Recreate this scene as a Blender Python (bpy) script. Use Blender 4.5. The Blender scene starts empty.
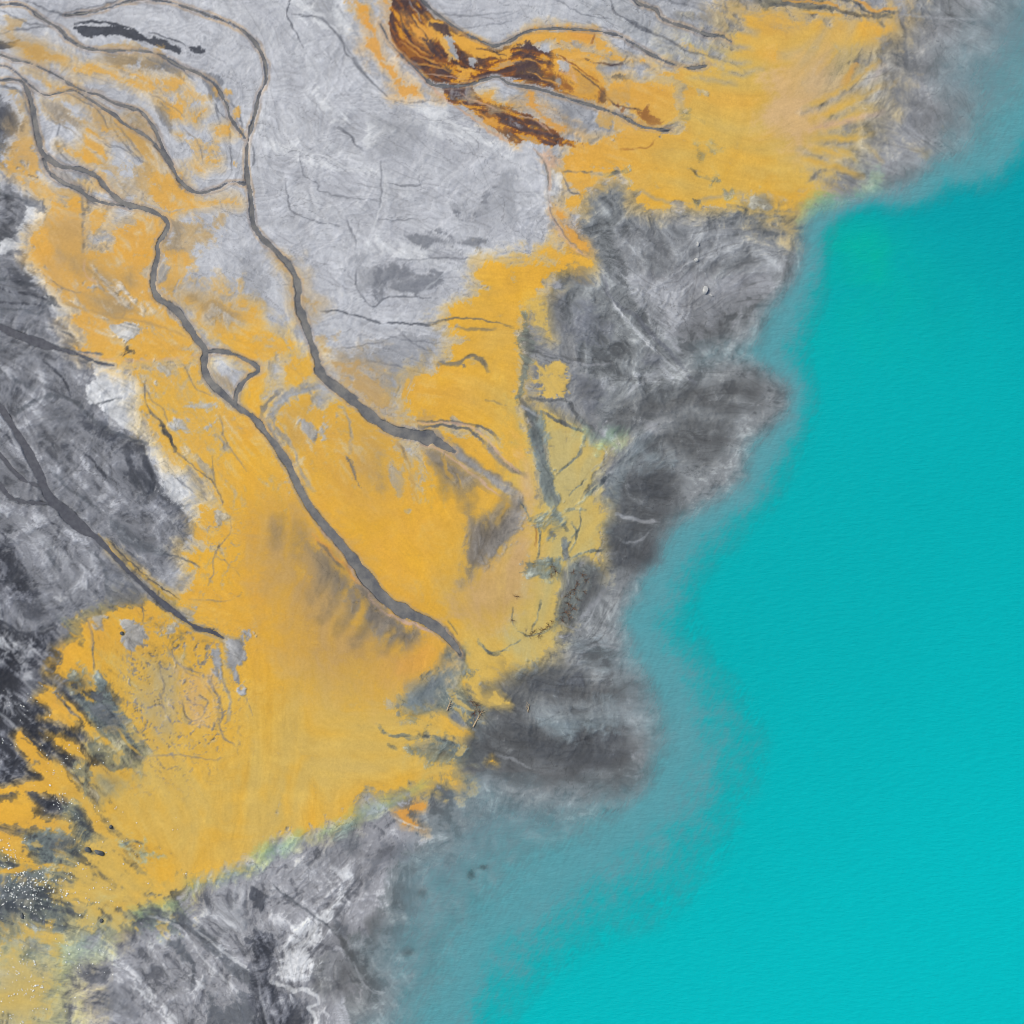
import bpy, bmesh, math, random, time
import numpy as np
from mathutils import Vector
T0 = time.time()
random.seed(7)
S = 0.2                       # metres per map unit; the map is 1024 units across, centred on the origin
LO, HI = -63.5, 1088.5        # finely meshed core of the map (map units)
N = int(HI - LO + 1)
U, V = np.meshgrid(np.arange(LO, HI + 1, dtype=np.float32), np.arange(LO, HI + 1, dtype=np.float32))
def ss(a, b, x):
    t = np.clip((x - a) / (b - a), 0, 1); return t * t * (3 - 2 * t)

# ------------------------------------------------------------------ noise
def perlin(x, y, seed):
    r = np.random.RandomState(seed)
    p = r.permutation(256); p = np.concatenate([p, p]); p = np.concatenate([p, p])
    a = r.rand(256) * 2 * np.pi; gx, gy = np.cos(a).astype(np.float32), np.sin(a).astype(np.float32)
    xi = np.floor(x).astype(np.int32); yi = np.floor(y).astype(np.int32)
    xf = (x - xi).astype(np.float32); yf = (y - yi).astype(np.float32); xi &= 255; yi &= 255
    u = xf * xf * xf * (xf * (xf * 6 - 15) + 10); v = yf * yf * yf * (yf * (yf * 6 - 15) + 10)
    def g(ix, iy, dx, dy):
        h = p[p[ix & 255] + (iy & 255)]; return gx[h] * dx + gy[h] * dy
    a0 = g(xi, yi, xf, yf); a1 = g(xi + 1, yi, xf - 1, yf)
    b0 = g(xi, yi + 1, xf, yf - 1); b1 = g(xi + 1, yi + 1, xf - 1, yf - 1)
    t = a0 + u * (a1 - a0); return (t + v * (b0 + u * (b1 - b0) - t)) * 1.5
def fbm(scale, octv, seed, x=None, y=None, gain=.5):
    x = U if x is None else x; y = V if y is None else y
    o = 0; a = 1; n = 0; f = 1 / scale
    for k in range(octv):
        o = o + a * perlin(x * f + 17.3 * k, y * f - 9.1 * k, seed + k); n += a * a; a *= gain; f *= 2.03
    return o / math.sqrt(n)
def blur(a, r):
    for ax in (0, 1):
        for _ in range(2):
            pad = [(0, 0), (0, 0)]; pad[ax] = (r + 1, r)
            c = np.cumsum(np.pad(a, pad, mode='edge'), axis=ax, dtype=np.float64)
            a = ((np.take(c, range(2 * r + 1, c.shape[ax]), ax) - np.take(c, range(0, c.shape[ax] - 2 * r - 1), ax)) / (2 * r + 1)).astype(np.float32)
    return a
def unit(a):
    a = a - a.mean(); return (a / a.std()).astype(np.float32)

# ------------------------------------------------------------------ tracings: map coordinates
def pts(s):
    """'@ox,oy x,y x,y ...' (quarter units from an origin) or 'x,y x,y ...' (map units)"""
    ox = oy = 0; k = 1.0; out = []
    for w in s.split():
        if w[0] == '@':
            ox, oy = map(float, w[1:].split(',')); k = .25
        else:
            q = [float(c) for c in w.split(',')]
            out.append([ox + q[0] * k, oy + q[1] * k] + q[2:])
    return out
def smooth_line(P, n=6):
    P = [p if len(p) > 2 else p + [0] for p in P]
    P = np.array(P, float); Q = np.vstack([2 * P[0] - P[1], P, 2 * P[-1] - P[-2]]); out = []
    for i in range(1, len(Q) - 2):
        a, b, c, d = Q[i - 1:i + 3]
        for t in np.linspace(0, 1, n, endpoint=False):
            w = b[2] + (c[2] - b[2]) * t
            q = .5 * (2 * b + (c - a) * t + (2 * a - 5 * b + 4 * c - d) * t * t + (3 * b - a - 3 * c + d) * t ** 3)
            out.append((q[0], q[1], w))
    out.append(tuple(P[-1])); return np.array(out)
def box(P, m):
    P = np.array([p[:2] for p in P])
    x0 = int(max(0, math.floor(P[:, 0].min() - m) - LO)); x1 = int(min(N, math.ceil(P[:, 0].max() + m) - LO + 1))
    y0 = int(max(0, math.floor(P[:, 1].min() - m) - LO)); y1 = int(min(N, math.ceil(P[:, 1].max() + m) - LO + 1))
    return slice(y0, max(y0, y1)), slice(x0, max(x0, x1))
def seg_d(P, x, y, closed):
    """distance to a polyline, and its width at the closest point; signed (inside > 0) when closed"""
    d = np.full(x.shape, 1e9, np.float32); w = np.zeros(x.shape, np.float32); ins = np.zeros(x.shape, bool)
    n = len(P)
    for i in range(n if closed else n - 1):
        a = P[i]; b = P[(i + 1) % n]
        dx, dy = b[0] - a[0], b[1] - a[1]; L = dx * dx + dy * dy + 1e-9
        t = np.clip(((x - a[0]) * dx + (y - a[1]) * dy) / L, 0, 1)
        e = (x - a[0] - t * dx) ** 2 + (y - a[1] - t * dy) ** 2
        m = e < d
        if not closed: w = np.where(m, a[2] + (b[2] - a[2]) * t, w)
        d = np.where(m, e, d)
        if closed and abs(dy) > 1e-9:
            ins ^= ((a[1] > y) != (b[1] > y)) & (x < dx * (y - a[1]) / dy + a[0])
    d = np.sqrt(d)
    return (np.where(ins, d, -d) if closed else d), w

# ------------------------------------------------------------------ the streams (x,y,width)
STREAMS = {
 'trunk': ('67,17,1.5 100,12,2 130,3,2 150,2,2 175,5,2.5 207,16,3 237,28,3.5 255,43,4 265,60,4 267,80,4 260,98,4.5 254,122,4 250,137,4 247,160,4 249,183,5 252,200,5 254,225,5 264,240,6 281,256,7 294,272,8 299,290,8 299,305,8 306,325,8 316,355,9 322,375,10 340,390,10 357,404,10 376,420,11 392,430,12 408,434,15 425,437,16 434,440,13 446,447,8 455,452,3'),
 'west': ('0,82,2 22,82,3 30,95,5 36,120,8 42,150,9 52,161,8 64,168,6 82,170,5 98,178,6 110,192,6 125,204,6 147,210,5 162,217,5 169,225,5 165,235,5 159,245,5 159,256,5 155,271,6 154,286,7 160,299,9 175,309,8 187,324,8 197,339,9 206,350,9 205,364,9 209,379,9 220,391,7 237,406,7 255,419,8 271,439,8 288,463,9 301,491,9 315,514,10 333,535,11 351,557,12 366,577,12 386,600,13 406,612,13 428,622,12 444,634,9 454,645,6 460,654,3'),
 'mid': ('0,67,1.5 12,69,1.5 27,82,2 45,96,3 60,94,2.5 75,92,2.5 90,100,3 105,110,3.5 117,117,4 125,125,3.5 147,137,3.5 160,150,4 172,167,5 180,180,5 190,190,5 200,194,4 217,190,3 232,183,3 245,185,4'),
 'mid_upper': ('0,55,2 15,61,2 32,65,2 55,75,2.5 75,87,2.5 90,94,2.5 100,96,3 117,105,3 140,112,3 152,125,3.5 160,140,4 165,152,4 174,166,4'),
 'top': ('0,6,2 25,7,2 42,19,2.5 60,30,4 70,40,5 85,49,5 110,52,3.5 140,52,2.5 160,56,3 180,67,3.5 200,75,3 215,85,2.5 227,105,2.5 232,120,2 247,140,2'),
 'low_side': ('45,160,4 50,172,4 62,182,4 80,190,4 92,200,4 110,205,3 125,206,3'),
 'grey_left': ('-20,320,9 0,327,8 20,336,8 45,345,8 67,351,6 85,357,3.5 100,363,2 115,366,1.5'),
 'dark_left': ('-12,392,7 0,406,8 15,428,9 30,453,11 42,478,11 50,496,12 65,511,12 82,527,11 100,540,8 116,557,5 131,573,4.5 150,591,5 165,604,6 178,614,6 195,626,5 215,633,4 224,638,3'),
 'dark_left_low': ('-12,470,5 0,483,6 12,498,6 27,502,5 50,504,6'),
 'dark_left_mid': ('-5,447,3 6,460,4 15,471,4 27,481,4 42,487,4'),
 'oxbow': ('207,352,5 225,352,4 242,358,3.5 255,365,3.5 259,371,3.5 252,376,4 243,384,4 237,396,4 238,406,4'),
 'rust_top': ('421,0,2 431,10,2 453,27,2.5 476,40,2.5 493,47,2.5 505,44,2.5 512,41,2.5 530,32,2.5 555,30,2.5 587,31,2.5 617,36,2.5 637,47,2.5 662,60,2.5 687,68,2.5 707,66,3.5'),
 'rust_low': ('381,25,1.5 393,47,2 418,72,2.5 433,86,2.5 450,87,2.5 468,86,2.5 485,81,2.5 498,78,2.5 511,85,2.5 542,91,3 567,99,3 597,108,3.5 620,116,4 640,126,4.5 655,129,3 672,130,1.5'),
 'north_east': ('628,-4,2 640,5,2.5 655,10,3 661,18,3.5 672,24,3 684,27,3 707,35,3.5 722,37,3 731,42,2.5'),
}
SL = {k: smooth_line(pts(v)) for k, v in STREAMS.items()}
for L in SL.values(): L[:, 2] *= (.62 + .20 * np.clip((L[:, 1] - 150) / 200, 0, 1)) * (1 + .22 * np.interp(np.arange(len(L)) / 2.3, np.arange(400), np.random.RandomState(len(L)).randn(400)).clip(-1.4, 1.4))

# ------------------------------------------------------------------ lake contours: shore, murky shallows, clear turquoise
SHORE = pts('1400,-160 1000,-100 985,-20 960,20 930,50 925,80 942,108 928,140 905,166 872,186 840,198 812,206 798,222 800,245 787,275 762,300 738,330 702,345 690,362 700,370 745,362 778,384 782,402 750,428 722,450 735,462 702,490 682,505 662,528 656,556 640,572 622,592 610,622 612,658 638,690 625,715 640,745 632,768 600,780 555,780 520,774 490,766 462,778 440,808 425,830 402,845 386,870 382,905 370,935 348,932 352,960 366,990 348,1020 350,1060 360,1500 1500,1500')
MURK = pts('1400,80 1060,100 1030,122 1000,150 960,178 905,200 850,212 816,230 812,280 795,302 775,340 762,356 800,378 800,412 772,450 747,490 725,512 688,535 656,580 642,620 652,660 678,700 684,740 674,775 656,806 622,828 590,855 545,880 522,902 490,935 470,965 452,1000 440,1030 430,1500 1500,1500')
DEEP = pts('1400,150 1060,155 1030,163 1010,182 945,202 862,214 836,224 826,260 825,310 820,380 815,430 800,470 782,502 760,532 722,562 700,602 716,640 756,690 775,742 772,792 742,842 712,888 664,934 590,966 540,1000 515,1030 500,1500 1500,1500')
dS, dM, dD = [seg_d(P, U, V, True)[0] for P in (SHORE, MURK, DEEP)]
ripple_w = fbm(46, 3, 60)
dS = dS + 9 + 10 * fbm(64, 3, 67) + 5 * fbm(26, 4, 61) + 3 * fbm(7, 3, 66)
dM = dM + 9 * ripple_w + 4 * fbm(12, 3, 62)
dD = dD + 8 * ripple_w + 4 * fbm(9, 3, 63)

# ------------------------------------------------------------------ flow direction of the sediment and streaks along it
FLOW = '''60,40,25 130,30,15 150,100,35 200,110,60 60,150,50 300,60,50 330,120,40 380,150,20 300,180,20 350,250,80 430,200,15 480,170,45 500,230,8 330,300,10
400,340,8 280,80,90 40,300,15 60,380,30 80,450,45 150,460,45 60,540,60 20,600,55 30,680,40 30,740,40 60,760,45 100,720,50 100,280,60 60,250,70 130,330,8 200,320,40 250,300,15
180,440,55 230,480,50 330,450,62 420,480,78 450,520,60 480,520,115 500,540,118 280,540,100 300,570,112 330,600,120 390,640,112 430,640,118 300,650,90 250,700,88
200,700,85 350,760,5 170,800,60 250,820,100 220,860,110 330,810,100 400,770,160 620,200,135 560,330,30 600,300,45 650,330,48 700,270,140 650,250,40 640,420,130 680,430,5
600,450,130 640,500,10 600,600,110 600,680,5 570,740,0 660,560,100 550,480,70 530,420,75 570,520,135 520,600,95 500,690,30 450,720,25 450,60,45 430,90,20 540,60,15 560,100,20 620,120,20 700,110,20 730,160,15
780,130,150 830,100,125 860,80,120 820,150,20 870,160,10 900,60,80 980,40,30 940,120,60 900,180,10 200,940,45 240,960,60 270,1000,75 320,930,135 300,880,140
40,900,20 60,980,10 380,960,60 150,960,40 480,330,5 520,300,170 440,400,10 700,50,40 620,20,35 560,10,20 100,60,12 50,820,15 500,430,40'''
ctr = [tuple(map(float, w.split(','))) for w in FLOW.split()]
for L in SL.values():
    for i in range(3, len(L) - 3, 12):
        ctr.append((L[i][0], L[i][1], math.degrees(math.atan2(L[i + 2][1] - L[i - 2][1], L[i + 2][0] - L[i - 2][0]))))
cu, cv = U[::8, ::8], V[::8, ::8]; cx = np.zeros_like(cu); cy = np.zeros_like(cu)
for x, y, a in ctr:
    w = 1 / ((cu - x) ** 2 + (cv - y) ** 2 + 300) ** 1.6
    cx += w * math.cos(2 * math.radians(a)); cy += w * math.sin(2 * math.radians(a))
ang = np.arctan2(cy, cx)
def up8(a):
    i = (U - LO) / 8; j = (V - LO) / 8; m = a.shape[0] - 1
    i0 = np.minimum(i.astype(int), m - 1); j0 = np.minimum(j.astype(int), m - 1); fi = i - i0; fj = j - j0
    return (a[j0, i0] * (1 - fi) * (1 - fj) + a[j0, i0 + 1] * fi * (1 - fj) + a[j0 + 1, i0] * (1 - fi) * fj + a[j0 + 1, i0 + 1] * fi * fj)
ANG = np.arctan2(up8(np.sin(ang)), up8(np.cos(ang))) / 2 + .20 * fbm(60, 3, 5) + .10 * fbm(14, 2, 6)
DX, DY = np.cos(ANG).astype(np.float32), np.sin(ANG).astype(np.float32)
def lic(src, L, step):
    acc = src.copy(); wt = 1.0
    for sg in (1, -1):
        x = U - LO; y = V - LO; px, py = DX * sg, DY * sg
        for k in range(L):
            x = np.clip(x + px * step, 0, N - 1); y = np.clip(y + py * step, 0, N - 1)
            i = (x + .5).astype(np.int32); j = (y + .5).astype(np.int32)
            w = 1 - k / (L + 1); acc += src[j, i] * w; wt += w * .5
            qx, qy = DX[j, i], DY[j, i]; s = np.sign(qx * px + qy * py); s[s == 0] = 1
            px, py = qx * s, qy * s
    return unit(acc)
rs = np.random.RandomState(3)
def rills(count, smin, smax, seed):
    """many thin lines following the flow"""
    q = np.random.RandomState(seed); m = np.zeros((N, N), np.float32)
    x = q.rand(count) * (N - 1); y = q.rand(count) * (N - 1); n = q.randint(smin, smax, count); a = .35 + .65 * q.rand(count) ** 1.5
    off = q.randn(count) * .16; px = np.ones(count); py = np.ones(count); dr = q.randn(count) * .004
    for k in range(smax):
        i = np.clip(x, 0, N - 2).astype(int); j = np.clip(y, 0, N - 2).astype(int)
        t = ANG[j, i] + off + dr * k; qx, qy = np.cos(t), np.sin(t); s = np.sign(qx * px + qy * py); s[s == 0] = 1
        px, py = qx * s, qy * s; x = x + px * .7; y = y + py * .7
        w = a * np.clip(np.minimum(k, n - k) / (.3 * n), 0, 1) * .75
        ok = (w > 0) & (x > 1) & (x < N - 2) & (y > 1) & (y < N - 2)
        xx, yy, ww = x[ok], y[ok], w[ok]; i = xx.astype(int); j = yy.astype(int); fx = xx - i; fy = yy - j
        for di, dj, f in ((0, 0, (1 - fx) * (1 - fy)), (1, 0, fx * (1 - fy)), (0, 1, (1 - fx) * fy), (1, 1, fx * fy)):
            np.add.at(m, (j + dj, i + di), f * ww)
    return np.minimum(m, 1.15)
RD = np.maximum(rills(5200, 15, 70, 201), rills(900, 70, 260, 202))
RL = np.maximum(rills(4600, 15, 60, 203), .9 * rills(500, 70, 220, 204))
white = rs.randn(N, N).astype(np.float32)
def drainage(seed, rough):
    """upstream area of every cell of a rough slope falling towards the lake: its logarithm draws branching rills"""
    h = -.75 * blur(np.clip(dS, -600, 200), 10) - .30 * U - .32 * V + 14 * fbm(70, 4, seed) + 5 * fbm(20, 3, seed + 5) + rough * np.random.RandomState(seed).randn(N, N)
    h = h.astype(np.float32); best = np.zeros((N, N), np.float32); rec = np.arange(N * N).reshape(N, N)
    idx = rec.copy(); P = np.pad(h, 1, mode='edge'); Q = np.pad(idx, 1, mode='edge')
    for dj in (-1, 0, 1):
        for di in (-1, 0, 1):
            if di or dj:
                sl_ = (P[1:-1, 1:-1] - P[1 + dj:N + 1 + dj, 1 + di:N + 1 + di]) / math.hypot(di, dj)
                m = sl_ > best; best = np.where(m, sl_, best); rec = np.where(m, Q[1 + dj:N + 1 + dj, 1 + di:N + 1 + di], rec)
    acc = [1.0] * (N * N); rec = rec.ravel().tolist()
    for c in np.argsort(-h.ravel()).tolist():
        q = rec[c]
        if q != c: acc[q] += acc[c]
    a = np.log(np.array(acc, np.float32).reshape(N, N))
    # sample along a slightly warped grid, so no line keeps to the cells
    x = np.clip(U - LO + 2.2 * fbm(9, 2, seed + 8), 0, N - 1.01); y = np.clip(V - LO + 2.2 * fbm(9, 2, seed + 9), 0, N - 1.01)
    i = x.astype(int); j = y.astype(int); fx = x - i; fy = y - j
    i1 = np.minimum(i + 1, N - 1); j1 = np.minimum(j + 1, N - 1)
    return a[j, i] * (1 - fx) * (1 - fy) + a[j, i1] * fx * (1 - fy) + a[j1, i] * (1 - fx) * fy + a[j1, i1] * fx * fy
ACC = drainage(301, .30); ACC2 = drainage(321, .45)
DR1 = ss(3.6, 6.4, ACC); DR2 = ss(3.6, 6.2, ACC2); DRW = unit(blur(ACC, 2))
FINE = lic(unit(blur(white, 1)) * .6 + white * .7, 7, 1.0)
MIDL = lic(unit(unit(blur(white, 1)) + 1.2 * fbm(12, 5, 101, gain=.7)), 16, 1.5)
WIDE = lic(unit(blur(rs.randn(N, N).astype(np.float32), 4) * 8 + fbm(30, 4, 103)), 22, 2.2)
wx, wy = 14 * fbm(60, 3, 21), 14 * fbm(60, 3, 31)
MARB = fbm(34, 6, 41, U + wx + 20 * perlin(U / 90, V / 90, 2), V + wy, .58)
CLOT = fbm(9, 4, 51, U + wx * .6, V + wy * .6, .6)
GRIT = fbm(3.2, 2, 55)
DETL = unit(fbm(26, 7, 111, U + wx, V + wy, .74))
RIDG = 0
for k in range(5):
    RIDG = RIDG + (.62 ** k) * (.5 - np.abs(perlin((U + wx) * 2.1 ** k / 42, (V + wy) * 2.1 ** k / 42, 141 + k)))
RIDG = unit(RIDG)
EDGE = .10 * MIDL + .06 * FINE + .24 * MARB + .26 * CLOT + .34 * DETL + .14 * GRIT + .16 * RIDG + .20 * (RL - RD) - .16 * DRW
def ridged(scale, seed, k=5, g=.62):
    o = 0
    for n in range(k): o = o + (g ** n) * (.5 - np.abs(perlin((U + wx * .7) * 2.1 ** n / scale, (V + wy * .7) * 2.1 ** n / scale, seed + n)))
    return unit(o)
JX, JY = 2.0 * fbm(11, 3, 181), 2.0 * fbm(11, 3, 185)
NET = np.maximum(ss(1.15, 1.75, ridged(24, 161, 4, .7)), .8 * ss(1.2, 1.8, ridged(13, 171, 4, .7)))

# ------------------------------------------------------------------ pigments (as seen in daylight, 0-255)
def C(*c): return np.array(c, np.float32)
def mixc(a, b, t): return a + (b - a) * np.asarray(t)[..., None]
PAL = dict(L=C(184, 187, 199), W=C(213, 216, 225), M=C(152, 155, 165), D=C(102, 106, 117), H=C(64, 68, 79), A=C(90, 93, 98),
           G=C(138, 141, 148), B=C(116, 128, 137), T=C(196, 162, 112), E=C(140, 132, 124), F=C(186, 152, 96), U=C(158, 174, 166),
           V=C(112, 166, 144), J=C(132, 135, 146), R=C(124, 74, 42), N=C(70, 58, 66), O=C(216, 156, 72), S=C(90, 95, 105), k=C(78, 82, 89), P=C(206, 172, 150), Q=C(98, 110, 114), Z=C(172, 176, 186))
tone = .5 + .10 * WIDE + .3 * MARB
YEL = mixc(C(231, 177, 52), C(221, 167, 66), np.clip(tone, 0, 1))
YEL = mixc(YEL, C(232, 182, 62), .3 * ss(.3, 1.4, .25 * MIDL + .5 * DETL + .5 * MARB))
YEL = mixc(YEL, C(196, 140, 62), .22 * ss(.5, 1.8, -.4 * WIDE - .5 * MARB + .5 * CLOT))
PALE = mixc(C(217, 179, 84), C(206, 177, 102), np.clip(tone, 0, 1)); PALE = mixc(PALE, C(224, 186, 84), .5 * ss(0, 1.2, MARB))
rst = MIDL * .5 + FINE * .6 + .2 * MARB + .45 * DETL + .5 * CLOT + .4 * GRIT
PF = 0
for x, y, rx, ry, a in [(230, 800, 130, 80, 1), (390, 745, 90, 50, 1), (300, 780, 90, 60, .9), (190, 700, 60, 60, .55), (90, 900, 70, 60, 1), (500, 590, 50, 90, .8), (330, 690, 80, 40, .5), (810, 110, 80, 70, .8), (700, 160, 70, 50, .75), (740, 60, 50, 50, .6), (500, 380, 40, 80, .4), (480, 300, 30, 40, .25)]:
    PF = np.maximum(PF, a * np.exp(-((U - x) / rx) ** 2 - ((V - y) / ry) ** 2))
YEL = mixc(YEL, C(222, 164, 78), .6 * ss(470, 330, V + .35 * U))
YEL = mixc(YEL, PALE, np.clip(PF * (1 + .35 * MARB + .25 * WIDE), 0, 1))
TH = 0                        # how thin the ochre coat lies
for x, y, rx, ry, a in [(130, 130, 150, 130, .85), (110, 290, 110, 80, .8), (230, 300, 60, 70, .9), (190, 410, 90, 90, .8), (290, 430, 70, 70, .75), (230, 500, 60, 70, .6), (150, 670, 80, 70, .6), (120, 780, 70, 60, .5), (360, 430, 80, 60, .6), (570, 110, 80, 60, .5)]:
    TH = np.maximum(TH, a * np.exp(-((U - x) / rx) ** 2 - ((V - y) / ry) ** 2))
THIN = TH * (.12 + .88 * ss(-.1, 1.7, .40 * MARB + .45 * DETL + .45 * MIDL + .3 * CLOT + .3 * RIDG))
RUST = mixc(C(78, 58, 58), C(128, 78, 44), ss(-1.2, .1, rst)); RUST = mixc(RUST, C(206, 142, 36), ss(.35, 1.1, rst + .5 * CLOT))
RUST = mixc(RUST, C(176, 150, 128), .7 * ss(1.4, 2.2, rst))
t1 = unit(.38 * MIDL + .15 * FINE + .6 * DETL + .5 * RIDG + .3 * CLOT)
DKS = mixc(C(50, 54, 65), C(112, 115, 127), ss(-.7, 1.1, t1)); DKS = mixc(DKS, C(160, 163, 174), ss(1.0, 2.4, t1))
DKS = mixc(DKS, C(40, 44, 54), .6 * ss(.2, 1.2, MARB + .4 * DETL))
t2 = unit(.32 * MIDL + .12 * FINE + .6 * DETL + .5 * MARB + .3 * RIDG)
BTM = mixc(C(150, 152, 162), C(106, 109, 120), ss(.5, 2.0, -t2)); BTM = mixc(BTM, C(186, 188, 197), ss(.6, 2.1, t2))
t3 = unit(.20 * MIDL + .45 * DETL + .5 * RIDG + .4 * MARB + .2 * CLOT)
SEG = mixc(C(128, 133, 140), C(98, 103, 110), ss(.2, 2.0, -t3)); SEG = mixc(SEG, C(156, 161, 167), ss(.3, 2.2, t3))
LEF = mixc(C(128, 131, 142), C(86, 90, 101), ss(.3, 1.9, -t2 + .3 * t1)); LEF = mixc(LEF, C(158, 161, 172), ss(.4, 2.0, t2))
MUD = mixc(C(108, 119, 121), C(70, 78, 87), ss(.1, 1.5, -t1)); MUD = mixc(MUD, C(152, 162, 160), ss(.7, 2.0, t1)); MUD = mixc(MUD, C(196, 166, 92), .7 * ss(1.0, 1.7, RIDG + .5 * MIDL))
PAL.update(j=LEF, Q=MUD, h=C(116, 108, 100), Y=YEL, K=RUST, I=PALE, d=DKS, b=BTM, g=SEG)

# base: pale grey tailings
COL = mixc(C(178, 181, 193), C(192, 195, 206), ss(-1.4, 1.4, .8 * MARB + .4 * WIDE))
TER = 5.5 * fbm(95, 3, 131, U + .8 * wx, V * 1.9 + .8 * wy) + .12 * MARB
saw = TER - np.floor(TER); TW = ss(0, .7, fbm(120, 2, 135) + .6)
COL = COL * (1 + TW * (.11 * (saw - .5) + .07 * np.exp(-(saw / .05) ** 2) - .15 * np.exp(-((1 - saw) / .03) ** 2)))[..., None]
COL = mixc(COL, C(150, 153, 163), .45 * ss(.6, 1.7, -.8 * MARB + .4 * MIDL + .3 * DETL) * .8)
COL = mixc(COL, C(214, 217, 226), .30 * ss(1.0, 2.2, .4 * MIDL + .5 * WIDE + .5 * DETL))
RELIEF = np.zeros((N, N), np.float32)       # extra height, metres

def patch(code, soft, dens, alpha, crisp, P, amp=.55, lift=0):
    global COL
    b = box(P, soft * 2 + 14); sl = b
    if COL[sl].size == 0: return
    d, _ = seg_d([p[:2] for p in P], U[sl], V[sl], True)
    e = EDGE[sl]
    m = ss(-soft, soft, d + soft * .9 * e)
    if crisp >= .3 and soft >= 8: a = ss(-soft, soft, d + soft * .8 * e) * min(1, dens + .15) * alpha * np.clip(.92 + .22 * WIDE[sl], .45, 1.1)
    else: a = ss(.5 - crisp * 1.5, .5 + crisp * 1.5, dens * m + amp * .5 * e * (1 if dens >= 1 else 1.25)) * ss(-soft * 2 - 8, -soft, d) * alpha
    if code in 'YFIO' and dens >= .8: a = np.maximum(a, .5 * alpha * ss(-soft * 3.4, soft * .6, d + soft * 1.6 * e))
    if code in 'YF': a = a * (1 - THIN[sl])
    c = PAL[code]; c = c[sl] if c.ndim == 3 else c
    COL[sl] = COL[sl] + (c - COL[sl]) * a[..., None]
    if lift: RELIEF[sl] += lift * a
def stroke(code, w, soft, alpha, P, rough=.9, lift=0):
    L = smooth_line([p[:2] + [p[2] if len(p) > 2 else w] for p in P], 5)
    sl = box(L, w * 2 + soft + 8)
    if COL[sl].size == 0: return
    jm = 1.0 if w > 2 else .8
    d, ww = seg_d(L, U[sl] + jm * JX[sl], V[sl] + jm * JY[sl], False)
    d = d + rough * (.5 * CLOT[sl] + .35 * FINE[sl]) * np.minimum(1, ww / 3)
    ends = np.minimum(np.hypot(U[sl] - L[0][0], V[sl] - L[0][1]), np.hypot(U[sl] - L[-1][0], V[sl] - L[-1][1]))
    a = alpha * (1 - ss(ww / 2 - soft * .5, ww / 2 + soft, d)) * (.55 + .45 * ss(0, 8, ends)) * (1 - .6 * ss(.1, 1.6, .7 * MARB[sl] + CLOT[sl] + .5 * DETL[sl]))
    c = PAL[code]; c = c[sl] if c.ndim == 3 else c
    COL[sl] = COL[sl] + (c - COL[sl]) * a[..., None]
    if lift: RELIEF[sl] += lift * a

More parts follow.
